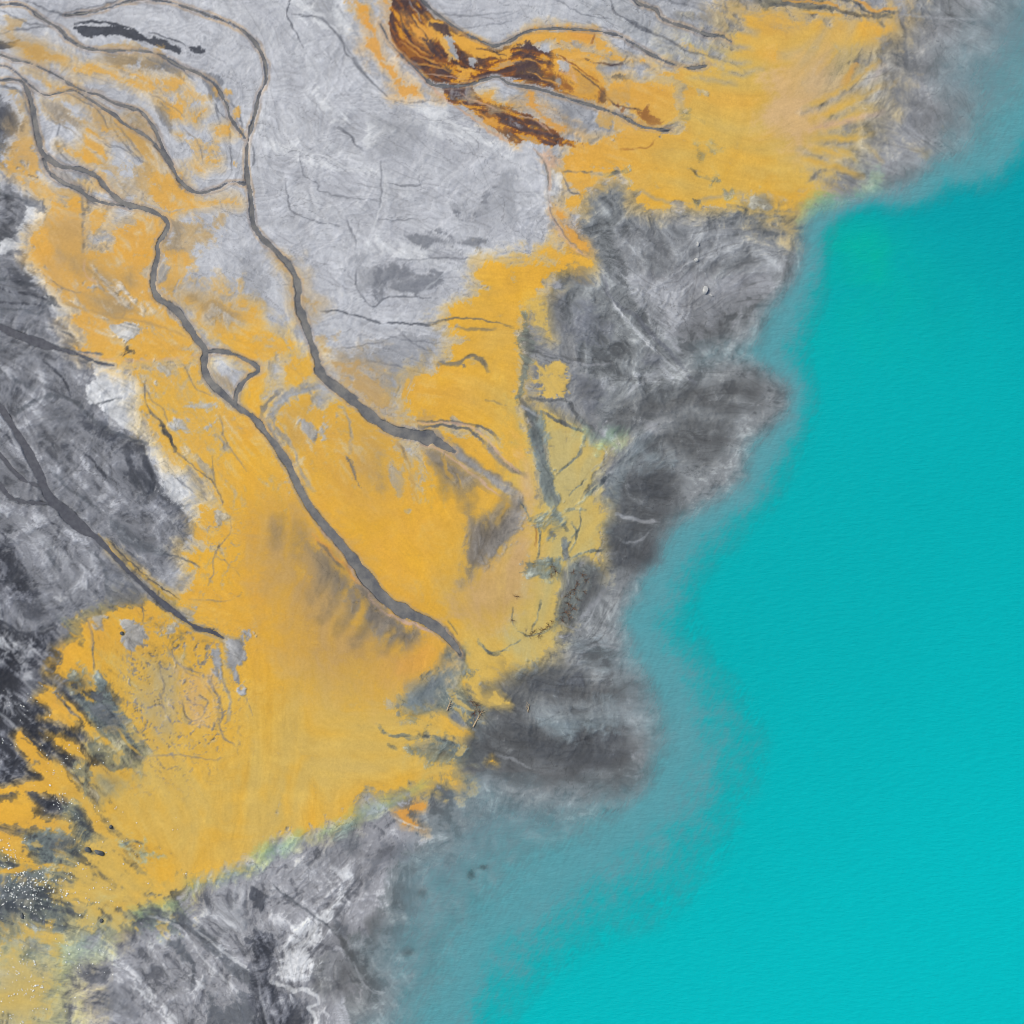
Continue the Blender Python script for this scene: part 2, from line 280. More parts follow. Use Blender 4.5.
# P pigment soft density alpha crispness points...   |   S pigment width soft alpha points...
GROUND = '''
P j 6 1 1 .2 -100,85 2,98 12,108 22,120 18,135 8,142 0,155 6,165 14,178 16,190 30,197 42,207 28,222 24,238 28,256 30,262 26,270 48,293 47,305 56,318 75,333 85,350 113,365 95,367 97,378 88,390 91,402 105,406 108,418 130,430 148,440 146,450 160,470 163,490 185,508 200,525 200,535 182,550 176,565 160,580 176,605 150,620 105,640 100,700 150,765 120,800 110,850 80,860 30,880 -100,880
P g 7 1 1 .25 580,195 640,188 650,208 700,208 770,212 840,200 900,190 1100,140 1100,300 900,1100 430,1100 350,1100 340,960 300,850 420,790 440,770 480,720 500,690 530,670 560,620 590,590 600,520 600,470 615,440 600,425 570,400 570,370 545,330 550,270 575,240
P M 8 .9 .9 .2 590,225 640,195 700,225 770,225 785,250 760,300 720,330 680,350 660,310 620,260
P Z 10 1 .9 .3 @512,0 250,-40 1100,-40 1100,60 920,70 890,200 840,255 640,265 420,130 300,100
P M 10 .8 .8 .3 @512,0 480,-40 1100,-40 1100,60 920,70 890,200 740,180 600,100
P G 9 1 1 .3 @768,0 110,200 260,190 430,170 510,110 520,50 560,-60 1300,-60 1300,560 1100,560 760,720 560,790 300,800 170,700 330,620 240,560 350,450 320,380 180,370
P M 7 .9 .8 .25 @768,0 180,280 280,200 520,200 530,260 480,340 400,410 340,460 420,330 330,370 200,370 150,340
P g 7 1 1 .25 @512,0 290,800 360,730 450,720 510,800 570,850 700,830 830,830 1024,760 1200,800 1200,1100 280,1100 250,900
P b 8 1 1 .25 @0,768 520,580 700,540 760,480 1024,360 1140,290 1264,260 1404,200 1584,160 1704,260 1620,350 1540,440 1500,580 1530,600 1490,710 1420,660 1370,690 1400,760 1420,900 1340,940 1370,1100 120,1100 240,800 330,700
P U 18 1 .9 .35 @0,768 -160,620 300,600 430,690 330,800 300,900 280,1200 -160,1200
P Q 10 1 .95 .29 60,620 110,600 180,600 230,640 150,760 200,860 180,930 60,940 -40,900 -40,860 60,800
P d 10 1 .9 .3 -40,640 60,640 110,760 60,820 -40,830
P G 6 1 1 .25 520,310 560,290 600,420 620,440 600,560 560,640 500,690 440,720 420,690 470,640 530,600
P B 9 1 .97 .3 330,810 380,720 410,660 470,630 500,690 480,785 420,800
P M 14 1 .6 .35 600,-40 900,-40 900,40 760,60 700,60 640,30
P g 10 1 .45 .35 880,40 960,-40 1100,-40 1100,100 940,140 880,190 840,190 860,120
P W 3 1 .9 .15 @0,256 130,-10 170,30 250,160 230,190 300,215 330,225 270,250 310,310 340,345 390,405 450,435 500,440 560,500 580,560 560,620 600,700 660,800 760,860 820,960 880,1010 800,1080 720,1010 640,930 640,850 590,790 600,740 520,700 430,650 420,600 360,590 350,530 390,490 380,440 340,370 300,310 220,240 190,190 200,160 100,60
P W 3 .8 .8 .2 @0,0 110,830 180,800 240,800 200,850 100,900 120,960 110,1010 60,1000 0,1020 0,960 60,930 100,880
P W 4 .7 .7 .2 @0,0 80,420 130,500 130,600 60,640 20,650 60,600 60,540
P W 6 .8 .8 .25 @256,0 150,-10 270,150 330,140 400,130 380,60 330,-10
P M 6 .8 .8 .25 @256,0 210,0 310,0 320,60 340,130 300,110 240,60
P W 4 .8 .8 .2 @256,0 280,480 360,480 430,500 440,600 500,570 570,545 530,500 440,480 400,520
P W 4 .7 .7 .2 @256,0 230,320 280,390 300,440 260,450 240,400
P W 6 .7 .7 .25 @256,0 680,450 760,480 900,520 1024,600 980,600 800,570 700,540
P W 8 .8 .8 .25 @256,0 380,100 470,150 560,270 700,370 660,400 580,400 520,320 430,230
P W 8 .8 .8 .25 @256,0 560,410 760,410 1010,570 1024,620 860,520 700,480
P W 7 .7 .7 .25 @256,0 450,980 760,960 1024,1000 1024,1050 450,1030
P W 6 .7 .7 .25 @256,0 0,480 60,560 160,600 260,640 340,680 480,690 330,690 200,640 60,600
P W 6 .7 .8 .2 @0,256 840,420 900,400 960,440 940,500 880,480
P W 5 .8 .8 .2 @256,256 130,240 170,330 210,420 230,470 210,400 160,340 140,300
P W 5 .8 .8 .2 @256,256 270,340 310,390 340,430 300,450 270,390
P M 8 .8 .7 .25 @256,0 440,480 620,470 700,560 620,640 500,620
P D 5 .66 .7 .2 @256,0 610,950 700,915 800,960 920,965 900,990 640,990
P M 6 .7 .8 .25 @256,0 780,830 880,820 1000,700 1040,680 1040,930 960,900 860,900
P D 4 .6 .7 .2 @256,0 800,850 880,850 920,900 850,900
P D 4 .6 .6 .2 @256,0 900,760 960,720 930,800 970,880 900,850
P D 6 .7 .7 .2 @256,256 470,40 540,20 700,60 780,90 740,150 640,165 530,160 490,180 460,120
P M 6 .8 .8 .25 @256,256 390,0 450,0 460,120 420,130 410,60
P M 7 .85 .9 .25 @256,256 330,390 560,330 760,290 730,380 720,450 560,500 440,450 330,430
P M 7 .8 .8 .25 @256,256 440,470 640,480 570,590 520,590 470,540
P M 8 .75 .8 .25 @0,256 940,0 1024,-20 1090,100 1100,200 980,180
P L 9 .8 .8 .25 @0,0 560,640 760,600 820,720 620,800
S D 1 .8 .5 @256,0 390,960 370,900 360,870
S D 1.6 .7 .8 @256,0 140,-10 130,70 170,150 190,190
S D 1.6 .8 .7 @256,0 150,60 200,70 260,80 340,160 360,210 400,260 460,330 520,385 560,410
S D 1.2 .8 .5 @256,0 330,130 380,220 440,300
S D 1.2 .8 .5 @256,0 560,405 620,412 740,405
S D 2 .8 .7 @256,0 330,515 370,540 400,580 430,610
S D 1.4 .8 .6 @256,0 120,730 130,790 150,850 250,890 330,905
S D 1 .8 .5 @256,0 180,620 190,700 250,740 260,770 380,795 490,805
S D 1.2 .8 .6 @256,0 530,735 600,745 660,745
S D 1.2 .8 .55 @256,0 400,1000 400,960 370,900
S D 1 .8 .55 @256,0 490,880 560,885 640,880
S W 1 .8 .6 @256,0 510,660 515,760 490,860 460,960 440,1020
S D 1 .8 .5 @256,0 500,650 505,700 495,830
S W 1.4 .8 .6 @256,0 40,560 180,610 280,630 350,670 480,690
S D 1.3 .7 .7 @256,256 405,60 405,130 440,180 475,205 520,170 640,165 700,170
S D 1.8 .6 .9 @256,256 260,222 340,225 400,240 440,250 500,270 560,268 680,275 740,260 800,250 900,255 980,270 1024,285
S D 1 .8 .6 @256,256 340,370 480,350 560,325
S D 1 .8 .5 @256,256 560,290 630,350 700,380
S D 1 .8 .5 @256,256 440,420 560,440 680,470
S D 1 .8 .5 @256,256 520,320 620,340 760,350
S Z 1.5 .8 .7 @256,256 660,150 760,70 900,20 1020,10
S D 1.2 .8 .5 @256,256 560,20 780,10 920,15
P H 2 1 .95 .15 @0,0 300,115 370,110 480,110 560,140 660,170 720,190 745,215 720,225 640,195 540,165 480,145 400,150 340,145
S H 2.2 .6 .9 @0,0 310,97 400,95 470,105 550,125
S H 1.3 .6 .8 @0,0 600,135 700,165 750,190
P H 2 .9 .9 .15 @0,0 755,195 830,205 825,225 780,220
S D 1.2 .8 .5 @0,0 880,240 930,270
P H 3 .9 .9 .15 @0,0 -20,170 40,180 90,160 60,190 30,205 -20,210
P D 4 .7 .8 .2 @0,0 440,220 600,240 650,220 700,280 600,280 480,260
P D 3 .7 .7 .2 @0,0 650,220 720,250 740,330 700,300 630,270
P D 3 .6 .7 .2 @0,0 800,280 900,320 900,420 850,400 820,330
P D 4 .65 .7 .2 @0,0 640,400 700,410 690,540 640,500
S D 1.2 .8 .6 @0,0 840,380 880,450 920,490 940,530
S D 1.2 .8 .6 @0,0 920,420 960,450 970,520 990,560
S D 1.2 .8 .6 @0,0 920,500 925,600 930,680
S D 1.4 .8 .6 @0,0 220,410 240,500 230,580 270,640 300,660
S D 1 .8 .6 @0,0 0,45 60,70 90,85
S D 1.4 .8 .6 @0,0 0,140 80,125 180,112 240,112
S D 1.8 .8 .7 @0,0 80,0 160,30 270,67 350,58 430,30 490,0
S D 1.2 .8 .6 @0,0 270,60 310,45 400,30 470,10
S E 3.5 1.5 .7 @0,0 270,130 310,170 340,195
S D 2 .8 .7 @0,0 0,350 60,360 110,400 125,450
S D 1.4 .8 .6 @0,0 -10,325 60,322 100,335
S D 1 .8 .6 @0,0 400,550 440,580 470,590
S D 1.5 .8 .6 @0,0 440,440 460,520 540,620 600,670
P Y 3 .9 .9 .15 @0,0 80,190 150,195 260,240 230,252 110,232
P F 5 .8 .8 .2 @0,0 40,150 140,180 240,235 270,260 120,240 60,180
P Y 4 .85 .9 .15 @0,0 280,270 400,262 520,290 640,320 740,310 750,370 640,400 560,350 440,310 300,292
P F 4 .75 .75 .2 @0,0 430,240 500,215 660,200 690,235 600,275 480,265
P F 4 .75 .8 .2 @0,0 390,190 520,172 660,195 640,215 420,205
P Y 3 .85 .85 .15 @0,0 195,340 320,355 330,375 220,372
P Y 3 .95 .95 .15 @0,0 640,405 740,420 735,490 690,480
P Y 3 .9 .9 .15 @0,0 750,450 835,440 790,512
P Y 3 .9 .9 .15 @0,0 860,510 930,495 930,545 870,545
P Y 2 .85 .8 .15 @0,0 700,540 740,540 730,562
P Y 3 .8 .8 .15 @0,0 820,620 890,640 880,672 830,660
P Y 3 .8 .8 .15 @0,0 770,660 825,670 810,700
P Y 3 .75 .8 .15 @0,0 910,600 950,620 940,665
P Y 3 .7 .8 .15 @0,0 850,360 940,355 940,390 880,395
P Y 4 .62 .8 .2 @0,0 600,350 760,360 850,400 760,440 640,400
P Y 4 .6 .7 .2 @0,0 730,560 860,560 900,640 800,640
P Y 3 1 .95 .15 @0,0 350,510 385,530 440,640 400,668 335,645
P Y 3 .85 .85 .15 @0,0 240,590 340,620 360,650 280,625
P F 4 .8 .8 .2 @0,0 330,400 410,430 450,520 420,545 370,480
P Y 3 .75 .8 .15 @0,0 410,500 450,520 430,545 405,530
P F 5 .65 .7 .2 @0,0 150,400 240,400 340,500 240,490 180,460
P E 5 .65 .7 .2 @0,0 180,420 260,430 320,500 240,490
P F 4 .7 .8 .2 @0,0 250,380 370,395 350,425 260,410
P F 5 .6 .7 .2 @0,0 90,270 180,290 180,330 120,310
P Y 2.5 .9 .9 .15 @0,0 430,450 540,520 600,580 660,650 630,672 570,620 480,530
P F 3 .85 .85 .2 @0,0 500,460 560,455 620,520 632,560 560,530 505,500
P F 4 .8 .85 .2 @0,0 420,470 500,530 560,610 640,650 640,600 560,545 470,500
P Y 5 1 .95 .2 @0,0 595,700 720,690 790,790 690,865 610,820
P F 6 .75 .8 .2 @0,0 400,655 600,665 610,710 430,690
P Y 4 .85 .85 .2 @0,0 690,860 800,805 950,800 962,822 820,832
P F 7 .7 .75 .2 @0,0 20,330 120,430 135,560 165,650 180,700 60,690 0,655 50,620 60,540 105,470
P Y 5 .6 .8 .2 @0,0 60,560 140,560 170,690 60,690 0,655
P Y 4 .8 .85 .2 @0,0 70,710 150,740 220,780 180,792 100,745
P F 5 .7 .7 .2 @0,0 240,740 320,770 340,860 260,840
P Y 5 .85 .95 .2 @0,0 115,960 200,900 210,800 330,800 335,1060 135,1060
P F 5 .7 .7 .25 @0,0 190,900 330,880 330,1020 230,1020
P Y 5 .95 .95 .2 @0,0 450,930 560,880 640,870 672,900 640,960 632,1040 470,1040
P Y 4 .85 .9 .2 @0,0 355,840 440,840 430,890 380,935
P F 6 .65 .7 .25 @0,0 380,700 600,700 600,820 480,810 420,760
P F 8 .75 .8 .25 @0,0 650,1040 660,950 740,880 900,860 880,930 760,1060
P E 6 .6 .7 .25 @0,0 660,900 720,880 740,1000 660,1030
P F 4 .6 .7 .2 @0,0 40,80 110,75 90,130 50,112
P Y 4 .6 .7 .2 @0,0 320,680 420,690 440,760 380,790 300,740
P Y 4 .7 .8 .2 @0,0 880,380 970,430 970,540 940,470
P Y 5 .9 .97 .2 @0,256 150,-20 625,-20 600,60 612,140 690,220 780,330 800,400 540,432 400,415 300,382 340,340 270,250 330,220 250,160 180,90
P F 9 .75 .6 .3 @0,256 240,0 420,-10 520,70 560,130 440,120 300,80
P F 9 .7 .6 .3 @0,256 330,150 480,160 560,230 460,250 330,200
P Z 3 .95 .85 .15 @0,256 450,285 520,262 610,290 540,325 510,335
P Z 3 .9 .8 .15 @0,256 330,110 375,130 340,138
P H 2 .8 .8 .15 @0,256 510,365 545,375 540,402 500,400
S D 1.5 .7 .7 @0,256 500,270 550,278
S F 2 1 .8 @0,256 340,40 420,110 490,180 500,230 480,270
S F 2 1 .7 @0,256 260,190 380,225 480,250 640,280 760,330
S P 2 1 .6 @0,256 300,385 420,412 540,420 700,412 800,398
S D 1.5 .8 .8 @0,256 270,378 350,390 420,392
S D 1.5 .8 .8 @0,256 340,405 400,430 460,438
P Y 4 .75 .85 .2 @0,256 640,120 660,-10 765,-10 740,80 700,170
P Y 5 .82 .9 .2 @0,256 710,140 860,160 980,190 1030,205 1030,340 860,330 740,215
P F 6 .8 .8 .25 @0,256 690,130 840,140 980,230 940,300 860,270 740,190
P Y 6 .6 .6 .25 @0,256 750,40 970,80 980,180 760,130
P Y 4 .8 .9 .2 @0,256 860,325 1030,300 1030,420 900,370
P Y 6 .85 .97 .2 @0,256 490,440 590,430 810,418 830,500 880,560 960,625 1040,680 1040,1040 900,1040 860,960 760,850 690,840 640,760 580,700 560,610 580,540
P Z 4 .75 .8 .2 @0,256 610,430 730,430 690,500 640,470
P Z 4 .75 .8 .2 @0,256 690,660 760,650 770,712 700,690
P Z 4 .8 .8 .2 @0,256 780,700 870,655 860,680 800,722
P Z 4 .65 .7 .2 @0,256 740,590 870,590 860,620 730,610
P Z 4 .6 .7 .2 @0,256 560,480 620,440 620,520 590,540
S M 5 1.5 .7 @0,256 780,800 820,840 850,890
S M 3 1.5 .7 @0,256 870,710 900,750 920,780
S H 2.2 .8 .9 @0,256 640,660 680,720 705,780
S D 1.4 .8 .7 @0,256 585,500 590,600 640,660
S D 1.4 .8 .6 @0,256 705,780 790,850 850,900 890,970 920,1024
S D 1.2 .8 .5 @0,256 850,800 860,900 900,990 910,1060
S D 1.2 .8 .5 @0,256 690,870 760,930 850,990
P Z 5 .6 .7 .2 @0,256 760,880 860,960 880,1020 760,980
P F 6 .7 .7 .25 @0,256 860,480 930,470 960,540 950,590 900,540
P Y 4 .85 .9 .2 @0,256 960,540 1040,470 1040,640 980,610
P M 3 .8 .8 .2 @0,256 650,30 670,30 670,100 635,110
S Z 2.5 1.2 .7 @0,256 700,190 760,260 820,330 850,380
P Y 5 .8 .9 .2 @256,256 -20,200 40,220 20,242 -20,250
P Y 5 .8 .95 .2 @256,256 -60,310 130,305 150,380 80,410 -60,430
P Y 5 .85 .95 .2 @256,256 100,420 225,400 235,470 190,530 110,510
P F 4 .8 .8 .2 @256,256 60,-10 100,0 150,100 172,200 190,280 160,230 120,80
P F 6 .8 .8 .25 @256,256 150,60 190,100 200,160 260,190 240,215 190,200
P F 6 .7 .7 .25 @256,256 240,330 330,300 350,330 280,345
P F 8 .85 .9 .25 @256,256 320,440 420,415 480,480 530,590 560,665 520,660 400,560 340,500
P Y 6 .95 1 .2 @256,256 60,600 160,560 240,540 250,600 300,560 370,580 480,660 560,740 600,830 660,1060 240,1060 170,940 120,820 60,700 60,640
P Y 6 .8 .95 .2 @256,256 -40,430 40,480 20,620 40,680 0,650 -40,640
P Y 6 .85 .97 .2 @256,256 -60,680 60,740 120,840 160,940 225,1060 -60,1060
P F 9 .7 .6 .3 @256,256 100,600 240,580 200,760 120,780
P F 9 .6 .6 .3 @256,256 380,620 520,740 500,960 440,900
P M 4 .8 .85 .2 @256,256 185,660 240,680 245,735 220,725
P Z 4 .8 .85 .2 @256,256 255,540 292,560 280,735 255,725 265,620
P D 2 .9 .9 .15 @256,256 358,805 380,810 425,925 405,925
P M 3 .8 .8 .2 @256,256 320,600 330,690 320,680
S M 2.5 1 .7 @256,256 355,610 380,700 380,790
S D 2 1 .8 @256,256 235,735 250,700
P M 5 .75 .85 .2 @256,256 525,830 580,860 590,980 545,970
P Z 4 .85 .85 .2 @256,256 590,745 640,760 660,900 695,1020 650,1010 620,860
S F 3 1 .8 @256,256 565,740 610,830 635,940 655,1024
S D 1.5 .8 .6 @256,256 580,760 620,860
S M 7 2 .75 @256,256 240,520 140,550 80,610 60,660
S Z 3 1 .6 @256,256 220,530 110,575 70,620
S D 3.5 1.2 .6 @256,256 100,540 40,600 20,650
S M 3 1.2 .7 @256,256 70,640 90,700 150,760 175,850 230,940
S M 3 1.2 .6 @256,256 20,640 70,700 90,770 130,820
P M 4 .6 .7 .2 @256,256 50,430 140,400 90,460 110,520 60,480
P Y 7 1 1 .2 @256,256 1060,30 900,60 880,160 790,220 760,260 820,300 750,400 725,425 720,470 640,490 590,560 600,620 570,655 760,680 900,690 960,720 1060,740
P F 9 .75 .8 .25 @256,256 560,640 700,640 800,680 700,690 600,680
S D 3.5 1.5 .7 @256,256 730,430 800,432 860,402 900,412 930,460
P D 4 .75 .8 .2 @256,256 740,425 850,410 900,400 930,430 850,440
S S 1.5 .6 .7 @256,256 690,265 800,250 900,255 980,270 1030,285
S D 2 1 .5 @256,256 800,290 900,295 960,290
S D 1.2 .8 .5 @256,256 920,580 1020,600
S S 2.2 1 .75 @256,256 650,665 760,660 880,680 940,700 970,740
P Y 5 .95 1 .2 @256,256 740,700 860,700 940,780 1040,850 1040,960 900,865 800,790
P Y 7 .9 1 .25 @256,256 640,765 760,790 900,880 1000,980 1060,1060 660,1060
P E 9 .7 .65 .3 @256,256 690,790 740,790 800,880 830,980 760,900
P E 9 .85 .75 .3 @256,256 780,810 870,870 960,950 940,1000 850,930
P E 8 .85 .8 .3 @256,256 960,800 1000,840 1040,860 1040,940 980,900
P Y 6 1 1 .2 @512,256 -20,50 70,30 240,-10 225,60 150,110 80,160 40,200 40,270 -20,290
P I 4 .8 .9 .2 @512,256 60,175 135,180 155,330 100,280 60,220
P I 4 .72 .95 .2 @512,256 95,430 220,425 235,550 140,562 85,500
P Y 5 .9 .95 .2 @512,256 -20,350 30,390 20,520 -20,500
P I 6 1 1 .2 @512,256 -40,540 40,600 60,690 80,800 120,1000 150,1060 -60,1060 -40,900
P Y 6 .65 .8 .25 @512,256 -40,560 40,640 60,800 20,860 -40,900
P I 4 .95 .97 .2 @512,256 110,620 180,640 300,700 310,760 430,730 380,800 340,860 325,920 345,1060 190,1060 160,880 130,760
P Q 4 .72 .85 .2 @512,256 40,225 65,230 80,290 110,380 80,420 60,490 40,560 60,600 120,640 120,700 150,770 150,850 160,920 180,1024 190,1060 120,1060 120,940 90,800 60,680 20,600 20,520 40,420 20,360 0,300 40,290
S A 3.5 1.5 .7 @512,256 30,560 60,610 90,680 110,760 125,850 140,940 150,1024
S A 3.5 1.5 .7 @512,256 60,370 120,390 200,410 300,430
S M 2 1 .7 @512,256 110,380 200,410 300,435 400,430
S A 3 1.2 .8 @512,256 60,570 140,580 220,580 260,640 330,700
S A 2 1 .7 @512,256 130,630 200,670 290,710
S A 2 1 .6 @512,256 300,700 270,790 200,850 180,870
S A 2.2 1 .7 @512,256 340,900 280,960 240,980
S Z 2 1 .6 @512,256 40,600 60,610 90,630
P D 6 .7 .6 .25 @512,256 180,640 330,640 360,720 310,760 290,690
P V 8 .6 0.3 .35 @512,256 360,690 450,700 420,780 350,790
S Z 2.4 1.2 .6 @512,256 320,0 370,90 400,180 470,270 560,360 640,440 740,510
S D 3 1.2 .7 @512,256 370,80 390,160 440,210 500,240 560,320 640,390 740,520
S W 1 .7 .7 @512,256 400,180 430,220 460,250
S W 1 .7 .6 @512,256 480,290 560,370 600,420
S D 3 1.2 .7 @512,256 510,260 560,310 620,370
S Z 3 1.5 .7 @512,256 440,590 480,540 520,500
P D 6 .75 .8 .25 @512,256 170,70 280,50 300,110 200,125 150,120
P D 8 .7 .8 .25 @512,256 290,200 380,230 410,300 380,370 280,380 250,300
P D 8 .65 .6 .25 @512,256 150,150 280,180 260,330 160,300
P D 5 .7 .7 .25 @512,256 540,380 600,420 570,470 520,420
P D 6 .75 .75 .25 @512,256 240,470 360,500 380,600 330,640 240,550
P A 10.0 .7 .7 .35 @512,256 690,140 800,170 1030,120 1000,180 830,330 700,360 640,290
P A 8 .85 .9 .35 @512,256 460,600 620,585 740,510 1000,490 1000,600 860,640 740,590 480,650
P A 10.0 .95 .95 .35 @512,256 590,720 680,640 850,670 870,740 780,830 700,800
P A 9.0 1 .95 .35 @512,256 440,890 600,800 680,880 660,1060 410,1060 420,930
P A 8 .7 .8 .35 @512,256 400,600 520,570 640,580 620,640 480,690 420,740
P M 9 .9 .7 .3 @512,256 520,760 600,780 650,850 500,850
P G 9 .8 .8 .3 @512,256 540,680 620,650 560,730
S M 8 4 .6 @512,256 560,690 480,780 400,880 380,1000
S Z 2 1 .5 @512,256 320,860 380,800 360,760
P Z 6 .7 .6 .25 @512,256 400,60 620,90 700,140 660,300 560,330 500,200
P Z 4 .6 .6 .25 @512,256 480,480 600,440 640,490 540,520
P Z 3 .6 .6 .25 @512,256 350,480 410,490 420,540 370,530
S W 1.2 .8 .6 @512,256 640,80 720,20 800,0
S Z 1.5 1 .5 @512,256 640,370 660,340 650,320
P Y 6 .95 1 .2 @0,512 790,-30 1080,-30 1080,1080 560,1080 590,950 510,840 430,700 390,640 300,640 200,640 190,600 330,510 320,450 410,420 480,370 600,360 690,390 760,430 700,340 780,260 740,150 850,140 780,110
P I 12 .75 .6 .3 @0,512 420,560 640,560 800,700 880,860 760,1000 560,960 460,760
P Y 4 .75 .85 .2 @0,512 190,560 320,500 400,640 390,780 320,740 200,650
P M 4 .9 .9 .15 @0,512 500,430 580,440 600,510 530,562 488,530
P M 4 .9 .9 .15 @0,512 900,500 1000,460 1000,570 940,650 970,712 930,680 895,590
P M 4 .8 .85 .2 @0,512 845,550 880,560 880,660 860,640
S M 4 1.5 .6 @0,512 900,680 920,740 915,820
S D 2 1 .5 @0,512 850,700 880,760 870,860
P M 5 .75 .8 .2 @0,512 640,440 740,440 700,500 620,470
P M 5 .7 .8 .2 @0,512 620,240 720,270 720,340 650,330
P M 4 .7 .8 .2 @0,512 380,420 420,400 420,480 380,470
P M 4 .65 .7 .2 @0,512 680,380 790,380 780,430 720,420
P M 4 .8 .8 .2 @0,512 860,-10 900,20 890,50 860,30
P Y 3 .95 1 .15 @0,512 500,210 620,300 700,380 690,362 720,350 600,270 490,175 440,128 440,150
P Q 2 .7 .4 .2 @0,512 500,210 620,300 700,380 720,350 600,270 490,175 440,128
S H 1.2 .6 .8 @0,512 440,120 500,175 600,265 720,350
S Y 1 .7 .8 @0,512 400,90 440,130
P D 7 .8 .8 .25 @0,512 430,200 600,290 560,380 480,360 430,380
P M 6 .7 .7 .25 @0,512 600,200 700,200 720,290 640,270
S S 1.3 .8 .7 @0,512 540,140 640,160 740,190 800,220
P S 5 .75 .8 .2 @0,512 430,20 520,60 620,140 680,170 560,150 480,110
S D 2 1 .7 @0,512 240,230 280,310 300,370 350,430
S D 1.4 .8 .8 @0,512 350,420 375,480 378,560 385,640
S F 2.5 1 .8 @0,512 360,430 372,480 370,540
S D 1.4 .8 .6 @0,512 570,360 580,440
P M 9 .6 .35 .25 @0,512 150,60 320,150 400,330 330,400 200,300
P M 9 .6 .35 .25 @0,512 480,0 700,20 780,60 640,120 520,80
P Q 4 .9 .92 .18 @0,512 390,640 420,680 440,740 520,840 590,945 560,1030 460,1040 380,900 340,800 320,750 400,760
X M .7 @0,512 560,440 860,480 1024,700 1000,1024 560,1024 500,700
X M .6 @0,512 780,0 1000,0 1024,300 820,300
X M .5 @0,768 340,0 1024,0 900,200 400,250
S E 1.2 .8 .7 @0,512 910,0 930,60 880,140 860,180 860,240 835,290
S E 1 .8 .6 @0,512 870,180 930,220 970,280 965,330 900,355 760,350
S E 1 .8 .6 @0,512 660,530 750,640 820,680 880,800 880,880 930,930
S E 1 .8 .6 @0,512 740,760 820,780 780,850 740,830
S Y 1.5 .8 .7 @0,512 255,450 300,490 330,500
P d 7 .85 .9 .2 @0,512 -30,90 60,150 120,230 165,330 130,360 70,345 -30,270
P d 8 1 .95 .2 @0,512 -30,400 100,480 240,430 300,500 230,540 180,620 170,700 180,780 300,880 340,1000 260,1060 -30,1060
P M 7 .62 .8 .2 @0,512 -20,440 100,480 160,560 120,640 60,600 -20,540
P M 7 .65 .8 .2 @0,512 -20,700 90,760 150,850 60,830 -20,790
P Z 4 .6 .7 .2 @0,512 -20,480 60,520 90,560 -20,500
P d 5 .9 .9 .15 @0,512 -30,800 60,850 80,920 100,1060 -30,1060
P d 4 .8 .85 .2 @0,512 200,880 330,900 360,1000 250,1020 170,900
S H 3 1.2 .8 @0,512 130,800 240,870 320,880
S Z 2 1 .6 @0,512 -10,790 60,850 90,880
S H 2.5 1 .8 @0,512 -10,420 70,470 140,500
P D 7 .6 .7 .25 @0,512 280,620 360,660 340,760 260,720
P Y 2.5 .92 .97 .15 @0,512 150,745 225,695 260,745 320,790 380,860 400,900 455,920 440,945 400,925 330,850 280,800 220,790
P Y 2.5 .85 .9 .18 @0,512 170,820 250,790 310,850 300,870 240,830
P Y 2.5 .9 .95 .15 @0,512 170,880 240,890 300,920 355,975 300,955 240,930
P Y 2.5 .8 .9 .18 @0,512 190,630 280,600 290,650 220,660
P Y 2.5 .8 .9 .18 @0,512 220,540 330,500 330,560 240,580
P Y 2 1 1 .12 @0,512 60,890 90,870 150,930 240,1024 300,1090 230,1090 130,1010
S H 1 .7 .8 @0,512 90,900 130,920
S H 1 .7 .8 @0,512 150,960 190,990
S H 2 .8 .8 @0,512 100,880 170,940 240,1020
P d 6 .85 .9 .2 @0,768 -20,-20 160,-20 90,60 -20,90
P H 4 .85 .9 .18 @0,768 250,-20 330,-20 350,80 300,40
P Y 3 1 1 .13 @0,768 130,-10 250,-10 330,90 400,180 450,260 500,310 520,380 470,340 440,280 380,250 340,160 260,110 200,100 120,90 -20,110 -20,85 100,60 190,35
P Y 3 .85 .9 .15 @0,768 -20,120 100,90 150,150 90,150 -20,130
P H 4 .85 .9 .18 @0,768 -20,100 60,100 50,130 -20,135
P H 3 .9 .9 .15 @0,768 110,90 150,100 220,170 160,150
P Q 4 .95 .95 .18 @0,768 240,150 300,130 340,170 380,260 440,300 400,350 300,350 280,250
P Y 4 .95 1 .15 @0,768 -20,140 120,150 180,200 280,215 300,270 180,250 90,240 -20,225
P H 2 .9 .9 .15 @0,768 -20,225 40,230 110,260 80,262 -20,240
P Y 4 .85 .95 .18 @0,768 -20,240 60,240 110,300 130,340 150,390 80,380 -20,310
P Q 6 1 .95 .2 @0,768 100,265 180,245 290,275 330,300 320,350 260,370 180,370 130,330
P H 6 .6 .7 .25 @0,768 170,270 300,280 330,330 220,330
P H 3 .85 .85 .2 @0,768 335,330 370,310 420,340 400,350 380,335
S Y 5 1.5 .9 @0,768 -20,415 100,400 180,390 280,400
S I 3 1.5 .7 @0,768 200,392 300,405 420,405
P Q 9 1 .9 .25 @0,768 -40,430 260,405 300,430 170,470 230,540 190,600 120,640 -40,720
P S 10 .65 .7 .25 @0,768 -40,450 160,440 140,560 -40,640
P I 7 .9 .97 .22 @0,768 280,410 440,280 500,330 560,400 740,410 780,480 600,540 560,560 500,590 490,660 440,610 340,640 320,600 380,540 280,520
P Y 6 .72 .8 .22 @0,768 460,440 560,490 560,560 480,580 420,600 330,630 330,590 440,530
P I 6 .68 .75 .25 @0,768 150,460 280,440 330,520 220,560
P I 6 .66 .8 .25 @0,768 60,680 200,600 260,720 240,780 180,700
P Y 4 .6 .7 .25 @0,768 170,610 240,590 210,650
